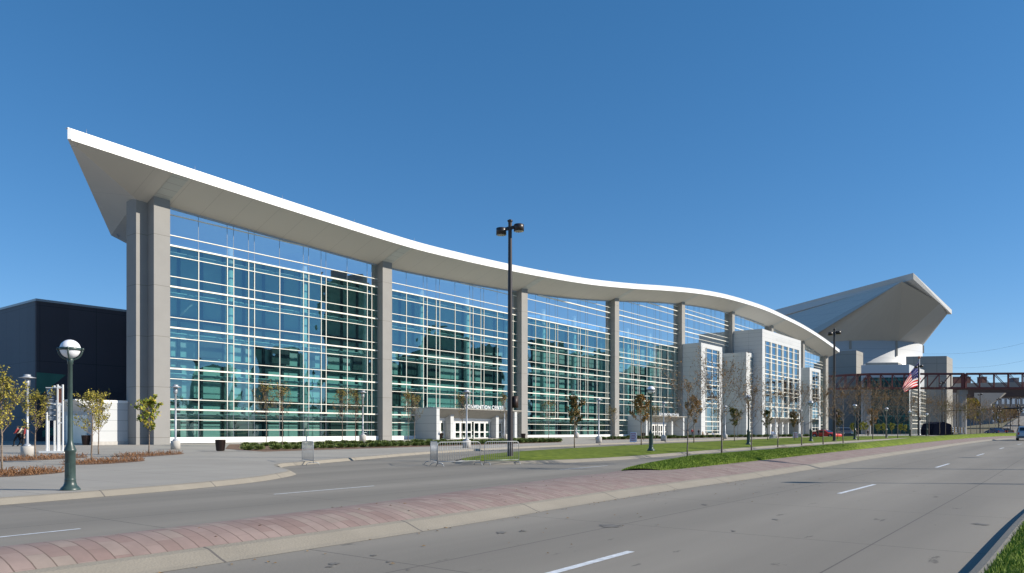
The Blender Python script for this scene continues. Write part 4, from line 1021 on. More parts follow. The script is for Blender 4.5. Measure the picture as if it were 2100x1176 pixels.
globe_lamp(0, 0, 0, 'globe lamp on the right verge outside the picture, casting the farthest globe shadow', .3, xy=(50, 62))
def pole_proto():
    r = empty('parking_lot_light'); mb = MB()
    mb.lathe([(.27, 0), (.27, .04), (.16, .06), (.155, .1), (.095, 11.9), (.10, 12.0), (.10, 12.05), (.14, 12.10), (.14, 12.14), (.02, 12.2)], 16); mb.build('pole', M['pole_bronze'], r)
    for sx in (-1, 1):
        a = MB(); a.bar((0, 0, 11.75), (sx*.25, 0, 11.70 if sx < 0 else 11.78), .10, .16); a.build('arm', M['pole_bronze'], r)
        hd = MB(); hd.lathe([(.255, 0), (.26, .0), (.26, .33), (.24, .345)], 24, (sx*.46, 0, 11.42 if sx < 0 else 11.56)); ho = hd.build('lamp_head', M['pole_bronze'], r)
        ln = MB(); ln.lathe([(.235, -.012), (.235, -.004)], 24, (sx*.46, 0, 11.42 if sx < 0 else 11.56)); ln.build('lens', M['pole_lens'], ho)
    return r
plp = pole_proto(); pu = [False]
def tall_pole(x, yb, yt, lab, off=.2, Y=None, rz=0., xy=None):
    o = plp if not pu[0] else copy_tree(plp); pu[0] = True
    if xy: p = Vector((xy[0], xy[1], h(xy[1])+off)); s = 1
    else:
        p = G(x, yb, off) if Y is None else Vector(((x-1050)/F*Y, Y, EYE-(yb-HZ)/F*Y)); s = (yb-yt)/F*p.y/12.2
    o.location = p; o.scale = (s, s, s); o.rotation_euler = (0, 0, rz); tag(o, lab, 'light pole', 'tall dark twin-head light poles'); return o
p1 = tall_pole(1046, 939, 450, 'tallest dark twin-head light pole in front of the first entrance', rz=R(-12))
mb = MB(); mb.lathe([(.17, 2.55), (.17, 3.15)], 4, (.24, .1, 0)); jb = mb.build('junction_box', M['can_brown'], p1)
tall_pole(1711, 904.5, 674, 'dark twin-head light pole beside the third white tower', Y=82, rz=.1)
tall_pole(1884, 893.5, 746, 'dark twin-head light pole right behind the flag', Y=131)
tall_pole(1932, 893, 781, 'dark twin-head light pole right of the flag, before the grey arena block', Y=172)
tall_pole(1938, 893, 793, 'slightly lower dark twin-head pole beside the one by the arena block', Y=190)
tall_pole(2010, 890, 806, 'dark twin-head pole between the two big piers', Y=225)
tall_pole(2048, 890, 816, 'dark twin-head pole right of the overpass pier', Y=250)
tall_pole(2072, 889, 815, 'dark twin-head pole left of the far car on the hill', Y=255)
tall_pole(2089, 889, 814, 'dark twin-head pole nearest the right edge', Y=260)
tall_pole(0, 0, 0, 'tall light pole on the right verge outside the picture, its long shadow reaching the median', .3, xy=(33.0, 30.2))
def silver_proto():
    r = empty('plaza_lamp'); mb = MB(); mb.lathe([(.30, 0), (.30, .54), (.28, .56)], 20); mb.build('concrete_base', M['bollard'], r)
    mb = MB(); mb.lathe([(.19, .56), (.19, .60), (.14, .66), (.065, .70), (.06, 3.72), (.075, 3.74)], 14); mb.build('pole', M['silver_paint'], r)
    mb = MB(); mb.lathe([(.08, 3.72), (.11, 3.76), (.11, 4.10), (.06, 4.12)], 14)
    mb.tube([(.135, 0, 3.7), (.135, 0, 4.12)], .012, 5); mb.tube([(-.135, 0, 3.7), (-.135, 0, 4.12)], .012, 5); mb.tube([(0, .135, 3.7), (0, .135, 4.12)], .012, 5)
    mb.build('lantern', M['silver_paint'], r)
    mb = MB(); mb.lathe([(.10, 4.2), (.40, 4.13), (.41, 4.14), (.18, 4.20), (.16, 4.24), (.16, 4.30), (.05, 4.32)], 20); mb.build('shade', M['silver_paint'], r)
    return r
spz = silver_proto(); su = [False]
for x, yb, yt, lab, o_ in ((56, 937.5, 768, 'silver plaza lamp with disc shade, leftmost, beside the white directory frame', .16), (360, 921.5, 789, 'silver plaza lamp in front of the big end pier', .16), (744, 906, 801, 'silver plaza lamp at the right end of the first bay', .16),
    (957, 918.5, 800, 'silver plaza lamp in front of the first entrance doors', .16), (1034.5, 902, 814, 'silver plaza lamp hidden half behind the tall dark pole', .16), (1182, 898.5, 822, 'silver plaza lamp at the third bay\'s glass, behind the dense brown tree', .16),
    (1228, 908.8, 817, 'silver plaza lamp left of the fourth pier on the open sidewalk', .16), (1361, 904.5, 824, 'silver plaza lamp in front of the second canopy', .16), (1487, 900.5, 832, 'silver plaza lamp before the first white tower', .16), (1590, 898.5, 838, 'silver plaza lamp before the big white block', .16), (1641, 898.5, 840, 'silver plaza lamp before the big block\'s right corner', .16)):
    o = spz if not su[0] else copy_tree(spz); su[0] = True; p = G(x, yb, o_); s = (yb-yt)/F*p.y/4.32; o.location = p; o.scale = (s, s, s); tag(o, lab, 'plaza lamp', 'silver plaza lamps on concrete bases')

# ------------------------------------------------------------------ street furniture
def barricade(p, q, lab, i=0):
    p = Vector(p); q = Vector(q); L = (q-p).length; a = math.atan2(q.y-p.y, q.x-p.x); r = empty('crowd_barrier', p, a); mb = MB(); Hh = 1.1
    mb.tube([(0, 0, .1), (0, 0, Hh-.14), (.04, 0, Hh-.04), (.14, 0, Hh), (L-.14, 0, Hh), (L-.04, 0, Hh-.04), (L, 0, Hh-.14), (L, 0, .1)], .016, 7)
    mb.tube([(0, 0, .22), (L, 0, .22)], .017, 6); mb.build('frame', M['galv'], r)
    mb = MB(); n = 18
    for k in range(1, n): mb.tube([(L*k/n, 0, .22), (L*k/n, 0, Hh)], .0075, 5)
    mb.build('bars', M['galv'], r)
    for x in (.12, L-.12):
        mb = MB(); mb.tube([(x, -.32, 0), (x, -.24, .11), (x, 0, .14), (x, .24, .11), (x, .32, 0)], .017, 6); mb.build('foot', M['galv'], r)
    tag(r, lab, 'barrier', 'galvanised crowd barriers in the driveway mouth')
g1 = G(619, 963); g2 = G(646, 967)
barricade((-10.2, 36.5, h(36.5)), (-9.15, 34.6, h(34.6)), 'grey crowd barrier standing alone at the plaza corner, seen nearly end-on')
q0 = G(898, 957.5); q1 = G(984, 955); q2 = G(994, 954.5); q3 = G(1064, 952.2); q4 = G(883, 953.5)
barricade((q0.x, q0.y-.1, q0.z), (q1.x, q1.y+.4, q1.z), 'grey crowd barrier left of the pair across the driveway, touching the end-on one')
barricade((q2.x, q2.y, q2.z), (q3.x, q3.y, q3.z), 'grey crowd barrier in front of the foot of the tall dark pole')
barricade((-3.93, 36.2, h(36.2)), (-3.42, 34.3, h(34.3)), 'grey crowd barrier turned almost edge-on at the left end of the driveway row')
def can(x, yb, yt, lab, off=.16):
    p = G(x, yb, off); s = (yb-yt)/F*p.y; r = empty('litter_bin', p); mb = MB()
    mb.lathe([(.30*s, 0), (.31*s, .05*s), (.40*s, .9*s), (.47*s, .98*s), (.47*s, s), (.40*s, s), (.38*s, .9*s)], 20); mb.build('body', M['can_brown'], r)
    mb = MB()
    for k in range(22):
        a = k*6.2832/22; mb.bar((.33*s*math.cos(a), .33*s*math.sin(a), .03*s), (.425*s*math.cos(a), .425*s*math.sin(a), .92*s), .05*s, .02*s)
    mb.build('slats', M['can_brown'], r); tag(r, lab, 'litter bin', 'dark brown litter bins')
can(452, 925, 902, 'dark brown slatted litter bin at the left end of the juniper bed'); can(177, 913, 893, 'dark litter bin beside the white side porch'); can(903, 901, 889, 'dark litter bin at the left front corner of the first canopy')
can(1073, 900.5, 889.5, 'dark litter bin by the pier right of the first canopy'); can(1320, 896.5, 888, 'dark litter bin left of the second canopy')
# directory frame
p = G(112, 929, .16); s = (929-789)/F*p.y/3.9; dz = empty('directory_sign', p, R(8)); dz.scale = (s, s, s)
tag(dz, 'tall white post frame holding a slate sign with logo and grey name plates', 'sign')
mb = MB(); mb.box(-.72, .62, -.30, .55, 0, .11); mb.build('base', M['white_metal'], dz)
for xt, y, z1 in ((-.41, .0, 2.3), (-.29, .3, 2.3), (.03, .3, 3.86), (.165, -.02, 3.9), (.29, .33, 3.84), (.435, -.02, 3.9)):
    x = xt-.55*y; mb = MB(); mb.box(x-.036, x+.036, y-.036, y+.036, .11, z1); mb.build('post', M['white_metal'], dz)
mb = MB(); mb.box(-.46, .02, .02, .08, 2.86, 3.70); pn = mb.build('sign_panel', M['sign_slate'], dz)
mb = MB(); mb.box(-.48, .06, .01, .09, 3.70, 3.74); mb.box(-.48, .10, .01, .09, 2.80, 2.86); mb.build('rail', M['white_metal'], dz)
for k in range(3):
    mb = MB(); mb.box(-.33, .04, .03, .07, 1.84+.31*k, 2.12+.31*k); o = mb.build('name_plate', M['sign_grey'], dz)
    mb = MB(); mb.box(-.28, -.05, .022, .029, 1.99+.31*k, 2.01+.31*k); mb.box(-.28, -.10, .022, .029, 1.91+.31*k, 1.93+.31*k); mb.build('text_line', M['sign_text'], o)
    mb = MB(); mb.box(-.46, -.35, .03, .07, 1.84+.31*k, 2.12+.31*k); o = mb.build('arrow_plate', M['sign_slate'], dz)
    mb = MB(); mb.box(-.42, -.39, .022, .029, 1.94+.31*k, 2.02+.31*k); mb.build('arrow', M['sign_text'], o)
mb = MB(); mb.box(.19, .41, .02, .06, 2.86, 3.68); mb.build('copper_panel', M['sign_copper'], dz)
for z in (3.70, 2.72, 2.33, 2.02, 1.68):
    mb = MB(); mb.box(.14, .46, -.05, .01, z, z+.07 if z in (3.70, 2.72, 1.68) else z+.03); mb.build('rail', M['white_metal'], dz)
text_mesh('lettering', 'Qwest', .12, M['sign_text'], pn, (-.37, .01, 3.14), (R(90), 0, 0), .004); text_mesh('lettering', 'Center', .12, M['sign_text'], pn, (-.37, .01, 3.0), (R(90), 0, 0), .004)
text_mesh('lettering', 'meca', .13, M['sign_text'], pn, (-.40, .008, 3.36), (R(90), 0, 0), .006)
mb = MB()
mb.tube([(-.28+.13*math.cos(a)*.7+.05*math.sin(a), .012, 3.48+.15*math.sin(a)) for a in [i*.35 for i in range(15)]], .012, 5)
mb.lathe([(.001, 0), (.08, .01), (.001, .02)], 12, (-.26, .01, 3.32)); mb.build('logo', M['sign_blue'], pn)
mb = MB(); mb.box(-.37, -.05, .012, .019, 2.93, 2.94); mb.build('text_line', M['sign_text'], pn)
def aframe(x, yb, yt, lab, hw=.33, rz=0.):
    p = G(x, yb, .16); s = (yb-yt)/F*p.y; r = empty('sandwich_board', p, rz); tag(r, lab, 'sandwich board', 'white sandwich boards on the sidewalk')
    for sg, nm in ((-1, 'front_panel'), (1, 'rear_panel')):
        mb = MB(); mb.add([(-.35*s, sg*.3*s, 0), (.35*s, sg*.3*s, 0), (.30*s, sg*.02*s, s), (-.30*s, sg*.02*s, s), (-.35*s, sg*.3*s+.03, 0), (.35*s, sg*.3*s+.03, 0), (.30*s, sg*.02*s+.03, s), (-.30*s, sg*.02*s+.03, s)], [(0, 1, 2, 3), (7, 6, 5, 4), (0, 4, 5, 1), (1, 5, 6, 2), (2, 6, 7, 3), (3, 7, 4, 0)])
        o = mb.build(nm, M['sign_face'], r)
        if sg < 0:
            mk = MB(); f = lambda x, z: (x*s, (-.3+.28*z)*s-.012, z*s)
            def q(x0, x1, z0, z1): mk.add([f(x0, z0), f(x1, z0), f(x1, z1), f(x0, z1)], [(0, 1, 2, 3)])
            q(-.25, .25, .80, .88); q(-.20, .20, .62, .69); q(-.23, .23, .48, .55); q(-.20, .18, .32, .39); q(-.21, .21, .16, .23); q(-.27, -.25, .1, .9); q(.25, .27, .1, .9)
            mk.build('lettering', M['sign_red'], o, fix=False)
aframe(1299, 907, 887, 'white sandwich board with red lettering left of the second canopy', rz=R(-18)); aframe(1631, 900.5, 887, 'pale sandwich board in front of the big block\'s doors', rz=R(-10))

# ------------------------------------------------------------------ flag
Yf = 150; base = Vector(((1885-1050)/F*Yf, Yf, EYE-(893-HZ)/F*Yf)); pxm = Yf/F
fp = empty('flagpole', base); tag(fp, 'tall flagpole with a gold ball rising from the lawn', 'flagpole'); top = (893-731)*pxm
mb = MB(); mb.lathe([(.30, 0), (.30, .1), (.24, .2), (.22, .3), (.13, top-.5)], 14); mb.build('pole', M['galv'], fp)
mb = MB(); mb.lathe([(.01, -.28), (.2, -.2), (.28, 0), (.2, .2), (.01, .28)], 12, (0, 0, top-.25)); mb.build('ball', M['sign_copper'], fp)
def flag_mat():
    m, t, N, L, b = nt('flag_cloth'); uv = N.new('ShaderNodeUVMap'); uv.uv_map = 'UVMap'; sp = N.new('ShaderNodeSeparateXYZ'); L.new(uv.outputs[0], sp.inputs[0]); u, v = sp.outputs[0], sp.outputs[1]
    st = math_n(t, 'LESS_THAN', math_n(t, 'MODULO', math_n(t, 'FLOOR', math_n(t, 'MULTIPLY', v, 12.999)), 2), .5)
    c = mixc(t, st, (.66, .64, .63), (.52, .012, .018))
    can_ = math_n(t, 'MULTIPLY', math_n(t, 'LESS_THAN', u, .40), math_n(t, 'LESS_THAN', v, 7/13))
    fx = math_n(t, 'SUBTRACT', math_n(t, 'FRACT', math_n(t, 'MULTIPLY', u, 22)), .5); fy = math_n(t, 'SUBTRACT', math_n(t, 'FRACT', math_n(t, 'MULTIPLY', v, 13)), .5)
    d = math_n(t, 'LESS_THAN', math_n(t, 'ADD', math_n(t, 'MULTIPLY', fx, fx), math_n(t, 'MULTIPLY', fy, fy)), .03)
    bl = mixc(t, d, (.008, .012, .10), (.6, .6, .65)); c = mixc(t, can_, c, bl); L.new(c, b.inputs['Base Color']); b.inputs['Roughness'].default_value = .9; b.inputs['Specular IOR Level'].default_value = .05
    return m
mb = MB(); nu, nv = 40, 26; vs = []; mb.uv = []
A_ = Vector((1885, 741)); B_ = Vector((1884, 791)); Cq = Vector((1851, 797)); Dq = Vector((1856, 806))
for i in range(nu+1):
    for j in range(nv+1):
        u, v = i/nu, j/nv; hp = A_.lerp(B_, v); fl = Cq.lerp(Dq, v); p = hp.lerp(fl, u)+Vector((-3.5*math.sin(math.pi*u)*(1-v), 0))
        if v > .3: p += Vector((9*math.exp(-((u-.16)/.12)**2)*math.sin(math.pi*(v-.3)/.7), 0))
        y = -.9*(1885-p.x)*pxm+.55*math.sin(u*7+v*9)*min(1, u*4)+.3*math.sin(v*16+u*3)*min(1, u*4)+(.6 if p.x > 1885 else -.25)
        vs.append(((p.x-1885)*pxm+.542*y, y, (893-p.y)*pxm)); mb.uv.append((u, v))
mb.smooth = True; mb.add(vs, [(i*(nv+1)+j, (i+1)*(nv+1)+j, (i+1)*(nv+1)+j+1, i*(nv+1)+j+1) for i in range(nu) for j in range(nv)])
fo = mb.build('flag', flag_mat(), loc=base, fix=False); tag(fo, 'American flag hanging in folds from the tall pole before the arena', 'flag')

# ------------------------------------------------------------------ skywalk bridge, piers, overpass
br = empty('skywalk_bridge', (0, 0, 0)); tag(br, 'long maroon steel truss footbridge crossing above the road', 'bridge')
def bp(px, py, Y): return Vector(((px-1050)/F*Y, Y, EYE+(HZ-py)/F*Y))
K_ = [(1684, 772.5, 797.5, 262), (1750, 768, 797, 250), (1783, 767, 796.2, 246), (1876, 766.5, 796, 242), (1978, 766.4, 796, 238), (2120, 765.4, 796, 231), (2260, 764, 797, 224)]
def ky(px):
    for a, b in zip(K_, K_[1:]):
        if px <= b[0] or b is K_[-1]:
            u = (px-a[0])/(b[0]-a[0]); return [a[i]+(b[i]-a[i])*u for i in (1, 2, 3)]
for side in (0, 1):
    off = Vector((2.05*side, 3.6*side, 0))
    for nm, idx in (('top_chord', 0), ('bottom_chord', 1)):
        for seg in ((1684, 1978), (1981, 2260)):
            mb = MB(); xs_ = [seg[0]+(seg[1]-seg[0])*i/6 for i in range(7)]
            for a, b in zip(xs_, xs_[1:]):
                ka, kb = ky(a), ky(b); mb.bar(bp(a, ka[idx], ka[2])+off, bp(b, kb[idx], kb[2])+off, .28, .40 if idx == 0 else .52)
            mb.build(nm, M['maroon'], br)
    xs_ = [1684+24.2*i for i in range(13)]+[1980+29.6*i for i in range(10)]
    for i, a in enumerate(xs_):
        k = ky(a); mb = MB(); mb.bar(bp(a, k[0], k[2])+off, bp(a, k[1], k[2])+off, .22 if i not in (4, 12, 13) else .6); mb.build('truss_post', M['maroon'], br)
    for i, (a, b) in enumerate(zip(xs_, xs_[1:])):
        if b-a < 10: continue
        ka, kb = ky(a), ky(b); up = i in (4, 5, 6, 7) or i > 12; mb = MB()
        mb.bar(bp(a, ka[0] if up else ka[1], ka[2])+off, bp(b, kb[1] if up else kb[0], kb[2])+off, .18); mb.build('diagonal', M['maroon'], br)
mb = MB()
for a, b in zip(K_, K_[1:]):
    p, q = bp(a[0], a[2], a[3]), bp(b[0], b[2], b[3]); mb.add([p+Vector((0, 0, -.1)), q+Vector((0, 0, -.1)), q+Vector((0, 3.6, -.1)), p+Vector((0, 3.6, -.1)), p+Vector((0, 0, .15)), q+Vector((0, 0, .15)), q+Vector((0, 3.6, .15)), p+Vector((0, 3.6, .15))], [(0, 1, 2, 3), (7, 6, 5, 4), (0, 4, 5, 1), (2, 6, 7, 3)])
mb.build('deck', M['maroon_dark'], br)
def pier(x0, x1, ytop, Y, lab, cap=9):
    p = Vector((((x0+x1)/2-1050)/F*Y, Y+1.8, .3)); zt = EYE+(HZ-ytop)/F*Y-.3; hw = (x1-x0)/2/F*Y; r = empty('bridge_pier', p)
    mb = MB(); mb.prism([(-hw*.8, -.4), (-hw*.5, -.6), (hw*.5, -.6), (hw*.8, -.4), (hw*.8, .5), (-hw*.8, .5)], 0, zt-cap/F*Y); mb.build('shaft', M['deck_grey'], r)
    mb = MB(); mb.prism([(-hw, -.6), (-hw*.8, -.8), (hw*.8, -.8), (hw, -.6), (hw, .7), (-hw, .7)], zt-cap/F*Y, zt); mb.build('cap', M['deck_grey'], r)
    tag(r, lab, 'bridge pier', 'concrete piers of the footbridge')
pier(1776, 1792, 799.5, 246, 'concrete pier under the left joint of the maroon footbridge'); pier(1972, 1990, 799.5, 238, 'concrete pier under the footbridge right of the flag')
ov = empty('highway_overpass', (0, 0, 0)); tag(ov, 'grey concrete highway overpass behind the footbridge at right', 'overpass')
Yo = 330
def ob(px, py, Y=Yo): return bp(px, py, Y)
def slab(name, x0, y0a, y0b, x1, y1a, y1b, Y0, Y1, d, m, par):
    a, b, c, e = bp(x0, y0a, Y0), bp(x1, y1a, Y1), bp(x1, y1b, Y1), bp(x0, y0b, Y0); dv = Vector((0, d, 0)); mb = MB()
    mb.add([a, b, c, e, a+dv, b+dv, c+dv, e+dv], [(3, 2, 1, 0), (4, 5, 6, 7), (0, 1, 5, 4), (2, 3, 7, 6), (1, 2, 6, 5), (3, 0, 4, 7)]); return mb.build(name, m, par)
slab('parapet', 1953, 787, 797, 2250, 780, 796, 345, 300, 1.0, M['deck_grey'], ov)
slab('girder', 1953, 797, 815, 2250, 796, 812, 346, 301, 14, M['deck_under'], ov)
Yp = 318; c = [bp(x, y, Yp) for x, y in ((1998, 806), (2060, 806), (2050, 816), (2032, 829), (2032, 870), (2012, 870), (2012, 829), (2004, 818), (1998, 815))]
mb = MB(); nn = len(c); mb.add(c+[p+Vector((2.5, 2.6, 0)) for p in c], [tuple(range(nn)), tuple(range(2*nn-1, nn-1, -1))]+[(i, (i+1) % nn, (i+1) % nn+nn, i+nn) for i in range(nn)]); mb.build('hammerhead_pier', M['deck_grey'], ov)
mb = MB()
for x in (1954, 1963): 
    a = bp(x, 806, 300); mb.box(a.x, a.x+1.4, a.y, a.y+2, .3, a.z)
mb.build('column', M['deck_grey'], ov)
# signal mast
tm_ = empty('traffic_signal', bp(2118, 893, 175)); tag(tm_, 'long dark signal mast arm with pairs of traffic lights over the road at right', 'traffic light'); tl = tm_.location.copy()
mb = MB(); mb.tube([bp(1928, 843.5, 190)-tl, bp(2020, 840, 183)-tl, bp(2118, 836, 175)-tl], [.10, .14, .2], 8); mb.tube([(0, 0, 0), (0, 0, (bp(2118, 830, 175)-tl).z)], .2, 10); mb.build('mast_arm', M['black'], tm_)
for x, y in ((2003, 840), (2008, 840), (2045, 839), (2050, 839), (2086, 837), (2093, 839)):
    a = bp(x, y, 181)-tl; mb = MB(); mb.box(a.x-.24, a.x+.24, a.y-.4, a.y-.2, a.z-.75, a.z+.75); o = mb.build('signal_head', M['black'], tm_)
    mb = MB()
    for zz in (-.45, 0, .45): mb.tube([(a.x, a.y-.42, a.z+zz), (a.x, a.y-.40, a.z+zz)], .13, 10)
    mb.build('lens', M['pole_bronze'], o)
# far buildings at right
def simple_building(name, x0, x1, ytop, Y, depth, m, lab, rows=0, cols=0, wm=None, z0=.3, cat='building', grp=None, wr=(.5, .55), stack=None):
    a = bp(x0, ytop, Y); b = bp(x1, ytop, Y); r = empty(name, (a.x, Y, 0)); Wd = b.x-a.x; tag(r, lab, cat, grp)
    mb = MB(); mb.box(0, Wd, 0, depth, z0, a.z); mb.build('wall', m, r)
    mb = MB(); mb.box(-.2, Wd+.2, -.2, depth+.2, a.z, a.z+.5); mb.build('roof', M['deck_grey'], r)
    H = a.z-z0
    for i in range(rows):
        mb = MB()
        for j in range(cols):
            cx = Wd*(j+.5)/cols; ww = Wd/cols*wr[0]/2; z = z0+H*(i+.55)/(rows+.2); mb.box(cx-ww, cx+ww, -.06, .05, z-H/rows*wr[1]/2, z+H/rows*wr[1]/2)
        mb.build('window_row', wm, r)
    return r
simple_building('brick_warehouse', 1955, 1991, 774, 640, 30, M['brick_red'], 'small dark red brick building peeping over the overpass left of the piers')
simple_building('brick_tower', 2013.5, 2024, 774, 600, 6, M['brick_red'], 'narrow dark red brick stack above the overpass parapet')
simple_building('rooftop_plant', 2080, 2090, 776, 620, 8, M['office_grey'], 'small grey rooftop block above the overpass near the right edge')
simple_building('office_building', 2030, 2180, 812, 560, 30, M['office_grey'], 'long grey office block with rows of white-framed windows under the overpass', 4, 14, M['win_pale'])
# hill and road beyond
hl = MB(); P_ = [bp(1940, 880, 330), bp(2004, 872, 380), bp(2056, 868, 420), bp(2085, 856, 480), bp(2250, 846, 520), bp(2250, 896, 200), bp(2060, 893, 230), bp(1940, 890, 250)]
P_ = [(p.x, p.y, p.z) for p in P_]; hl.add(P_, [tuple(range(8))])
bm = bmesh.new(); bm.from_mesh(hl.build('tmp', M['earth'], fix=False).data); bpy.data.objects.remove(bpy.data.objects['tmp']); bmesh.ops.triangulate(bm, faces=bm.faces)
bmesh.ops.recalc_face_normals(bm, faces=bm.faces); me = bpy.data.meshes.new('hill'); bm.to_mesh(me); me.materials.append(M['hill_brush']); ho = bpy.data.objects.new('hill', me); C.objects.link(ho); tag(ho, kind='structure')
ra = MB(); ra.add([bp(2040, 888.5, 250)+Vector((0, 0, .1)), bp(2140, 890, 235)+Vector((0, 0, .1)), bp(2190, 852.8, 480), bp(2092, 854, 478)], [(0, 1, 2, 3)]); tag(ra.build('hill_road', M['road_concrete'], fix=False), kind='structure')

# ------------------------------------------------------------------ vehicles
def car(name, loc, rz, body, L, Wd, Ht, prof, glasspoly, lab, cat, wheel=.33, plate=False, grp=None, tint='car_glass'):
    """prof: side outline (x forward, z); glasspoly: list of side window polygons"""
    r = empty(name, loc, rz); tag(r, lab, cat, grp); mb = MB(); n = len(prof); hw = Wd/2
    def yy(z): return hw-max(0, (z-Ht*.56))/(Ht*.44)*hw*.20
    rows = [(-1, 1.0), (-.86, 1.0), (.86, 1.0), (1, 1.0)]; vs = []
    zc = sum(p[1] for p in prof)/n; xc = sum(p[0] for p in prof)/n
    for sgn, k in ((-1, .94), (-.9, 1.0), (.9, 1.0), (1, .94)):
        for x, z in prof: vs.append((xc+(x-xc)*(k if abs(sgn) == 1 else 1), sgn*yy(z), zc+(z-zc)*(k if abs(sgn) == 1 else 1)))
    fs = [(a*n+i, a*n+(i+1) % n, (a+1)*n+(i+1) % n, (a+1)*n+i) for a in range(3) for i in range(n)]+[tuple(range(n)), tuple(range(4*n-1, 3*n-1, -1))]
    mb.add(vs, fs); bo = mb.build('body', M[body], r)
    for s_ in (-1, 1):
        for poly in glasspoly['side']:
            g = MB(); g.add([(x, s_*(yy(z)*1.0+.012), z) for x, z in poly], [tuple(range(len(poly)))]); g.build('window', M[tint], bo, fix=False)
    for (x0, z0), (x1, z1), nm in glasspoly['ends']:
        g = MB(); o = Vector((-(z1-z0), 0, x1-x0)).normalized()*.015; o = o if (o.x > 0) == (x0 > 0) else -o
        g.add([(x0+o.x, -yy(z0)*.80, z0+o.z), (x0+o.x, yy(z0)*.80, z0+o.z), (x1+o.x, yy(z1)*.82, z1+o.z), (x1+o.x, -yy(z1)*.82, z1+o.z)], [(0, 1, 2, 3)]); g.build(nm, M[tint], bo, fix=False)
    for x in (L*.31, -L*.30):
        for s_ in (-1, 1):
            w = MB(); w.tube([(x, s_*(hw-.20), wheel), (x, s_*(hw+.015), wheel)], wheel, 20); wo = w.build('wheel', M['tyre'], r)
            w = MB(); w.tube([(x, s_*(hw+.0), wheel), (x, s_*(hw+.03), wheel)], wheel*.58, 16); w.build('rim', M['rim'], wo)
    for s_ in (-1, 1):
        g = MB(); g.box(L/2-.12, L/2+.01, s_*hw*.72-.16, s_*hw*.72+.16, Ht*.40, Ht*.49); g.build('headlight', M['headlight'], r)
        g = MB(); g.box(-L/2-.01, -L/2+.10, s_*hw*.88-.09, s_*hw*.88+.09, Ht*.40, Ht*.56); g.build('tail_light', M['lamp_red'], r)
    g = MB(); g.box(-L/2-.06, -L/2+.1, -hw*.96, hw*.96, .28, .55); g.build('rear_bumper', M['cloth_grey'], r)
    g = MB(); g.box(L/2-.1, L/2+.05, -hw*.94, hw*.94, .25, .50); g.build('front_bumper', M[body] if name == 'sports_car' else M['cloth_grey'], r)
    if plate:
        g = MB(); g.box(-L/2-.075, -L/2-.061, -.17, .17, .40, .53); g.build('number_plate', M['leaf_orange'], r)
    return r
vanp = [(-2.30, .30), (2.30, .26), (2.36, .62), (2.25, .86), (1.35, 1.08), (.75, 1.64), (.4, 1.74), (-1.9, 1.76), (-2.10, 1.66), (-2.34, .98), (-2.36, .5)]
vang = {'side': [[(.95, 1.12), (.62, 1.58), (-.2, 1.60), (-.2, 1.08)], [(-.32, 1.08), (-.32, 1.60), (-1.15, 1.60), (-1.15, 1.08)], [(-1.27, 1.08), (-1.27, 1.58), (-1.85, 1.56), (-2.02, 1.08)]], 'ends': [((-2.27, 1.12), (-2.13, 1.60), 'rear_window'), ((1.30, 1.10), (.80, 1.58), 'windscreen')]}
pv = Vector(((2103-1050)/F*95, 95, EYE-18.3/F*95)); car('minivan', pv, R(58), 'car_silver', 4.7, 1.85, 1.78, vanp, vang, 'pale blue minivan driving away, cut by the right edge of the picture', 'minivan', plate=True)
redp = [(-2.15, .28), (2.2, .22), (2.28, .42), (2.2, .62), (1.0, .82), (.25, 1.22), (-.6, 1.26), (-1.5, .98), (-2.1, .92), (-2.25, .6)]
redg = {'side': [[(.82, .86), (.25, 1.16), (-.55, 1.19), (-.55, .84)], [(-.65, .85), (-.65, 1.18), (-1.35, .96)]], 'ends': [((-1.50, 1.0), (-.75, 1.24), 'rear_window'), ((.96, .86), (.30, 1.19), 'windscreen')]}
rp = Vector(((1693-1050)/F*118, 118, h(118)-.02)); car('sports_car', Vector((rp.x, rp.y, EYE-13.5/F*118)), R(-55), 'car_red', 4.4, 1.82, 1.27, redp, redg, 'bright red coupe parked on the drive beside the third white tower', 'car', wheel=.32)
dp = Vector(((1731-1050)/F*122, 122, EYE-14/F*122)); car('minivan', dp, R(-100), 'car_dark', 4.7, 1.85, 1.78, vanp, vang, 'dark grey minivan parked facing the camera just right of the second tall pole', 'minivan')
for x, y, Y, b, rz, lab in ((2040, 891, 170, 'car_blue', 95, 'small dark blue car parked right of the overpass pier, behind the tree row'), (2058, 891, 176, 'cloth_black', 95, 'small black car parked beside the blue one behind the tree row'), (2084, 858, 440, 'cloth_black', -70, 'dark far-off car coming down the hill road'), (2076, 871, 380, 'car_white', -60, 'white far-off car lower down the hill road')):
    car('parked_car', ((x-1050)/F*Y, Y, EYE-(y-HZ)/F*Y), R(rz), b, 4.5, 1.8, 1.45, [(-2.2, .28), (2.2, .25), (2.25, .6), (1.2, .9), (.5, 1.38), (-.9, 1.42), (-1.6, 1.0), (-2.2, .95)], {'side': [[(1.0, .95), (.5, 1.3), (-.8, 1.33), (-1.3, .98)]], 'ends': [((1.15, .94), (.55, 1.34), 'windscreen'), ((-1.55, 1.02), (-.98, 1.38), 'rear_window')]}, lab, 'car', grp='small cars in the distance')
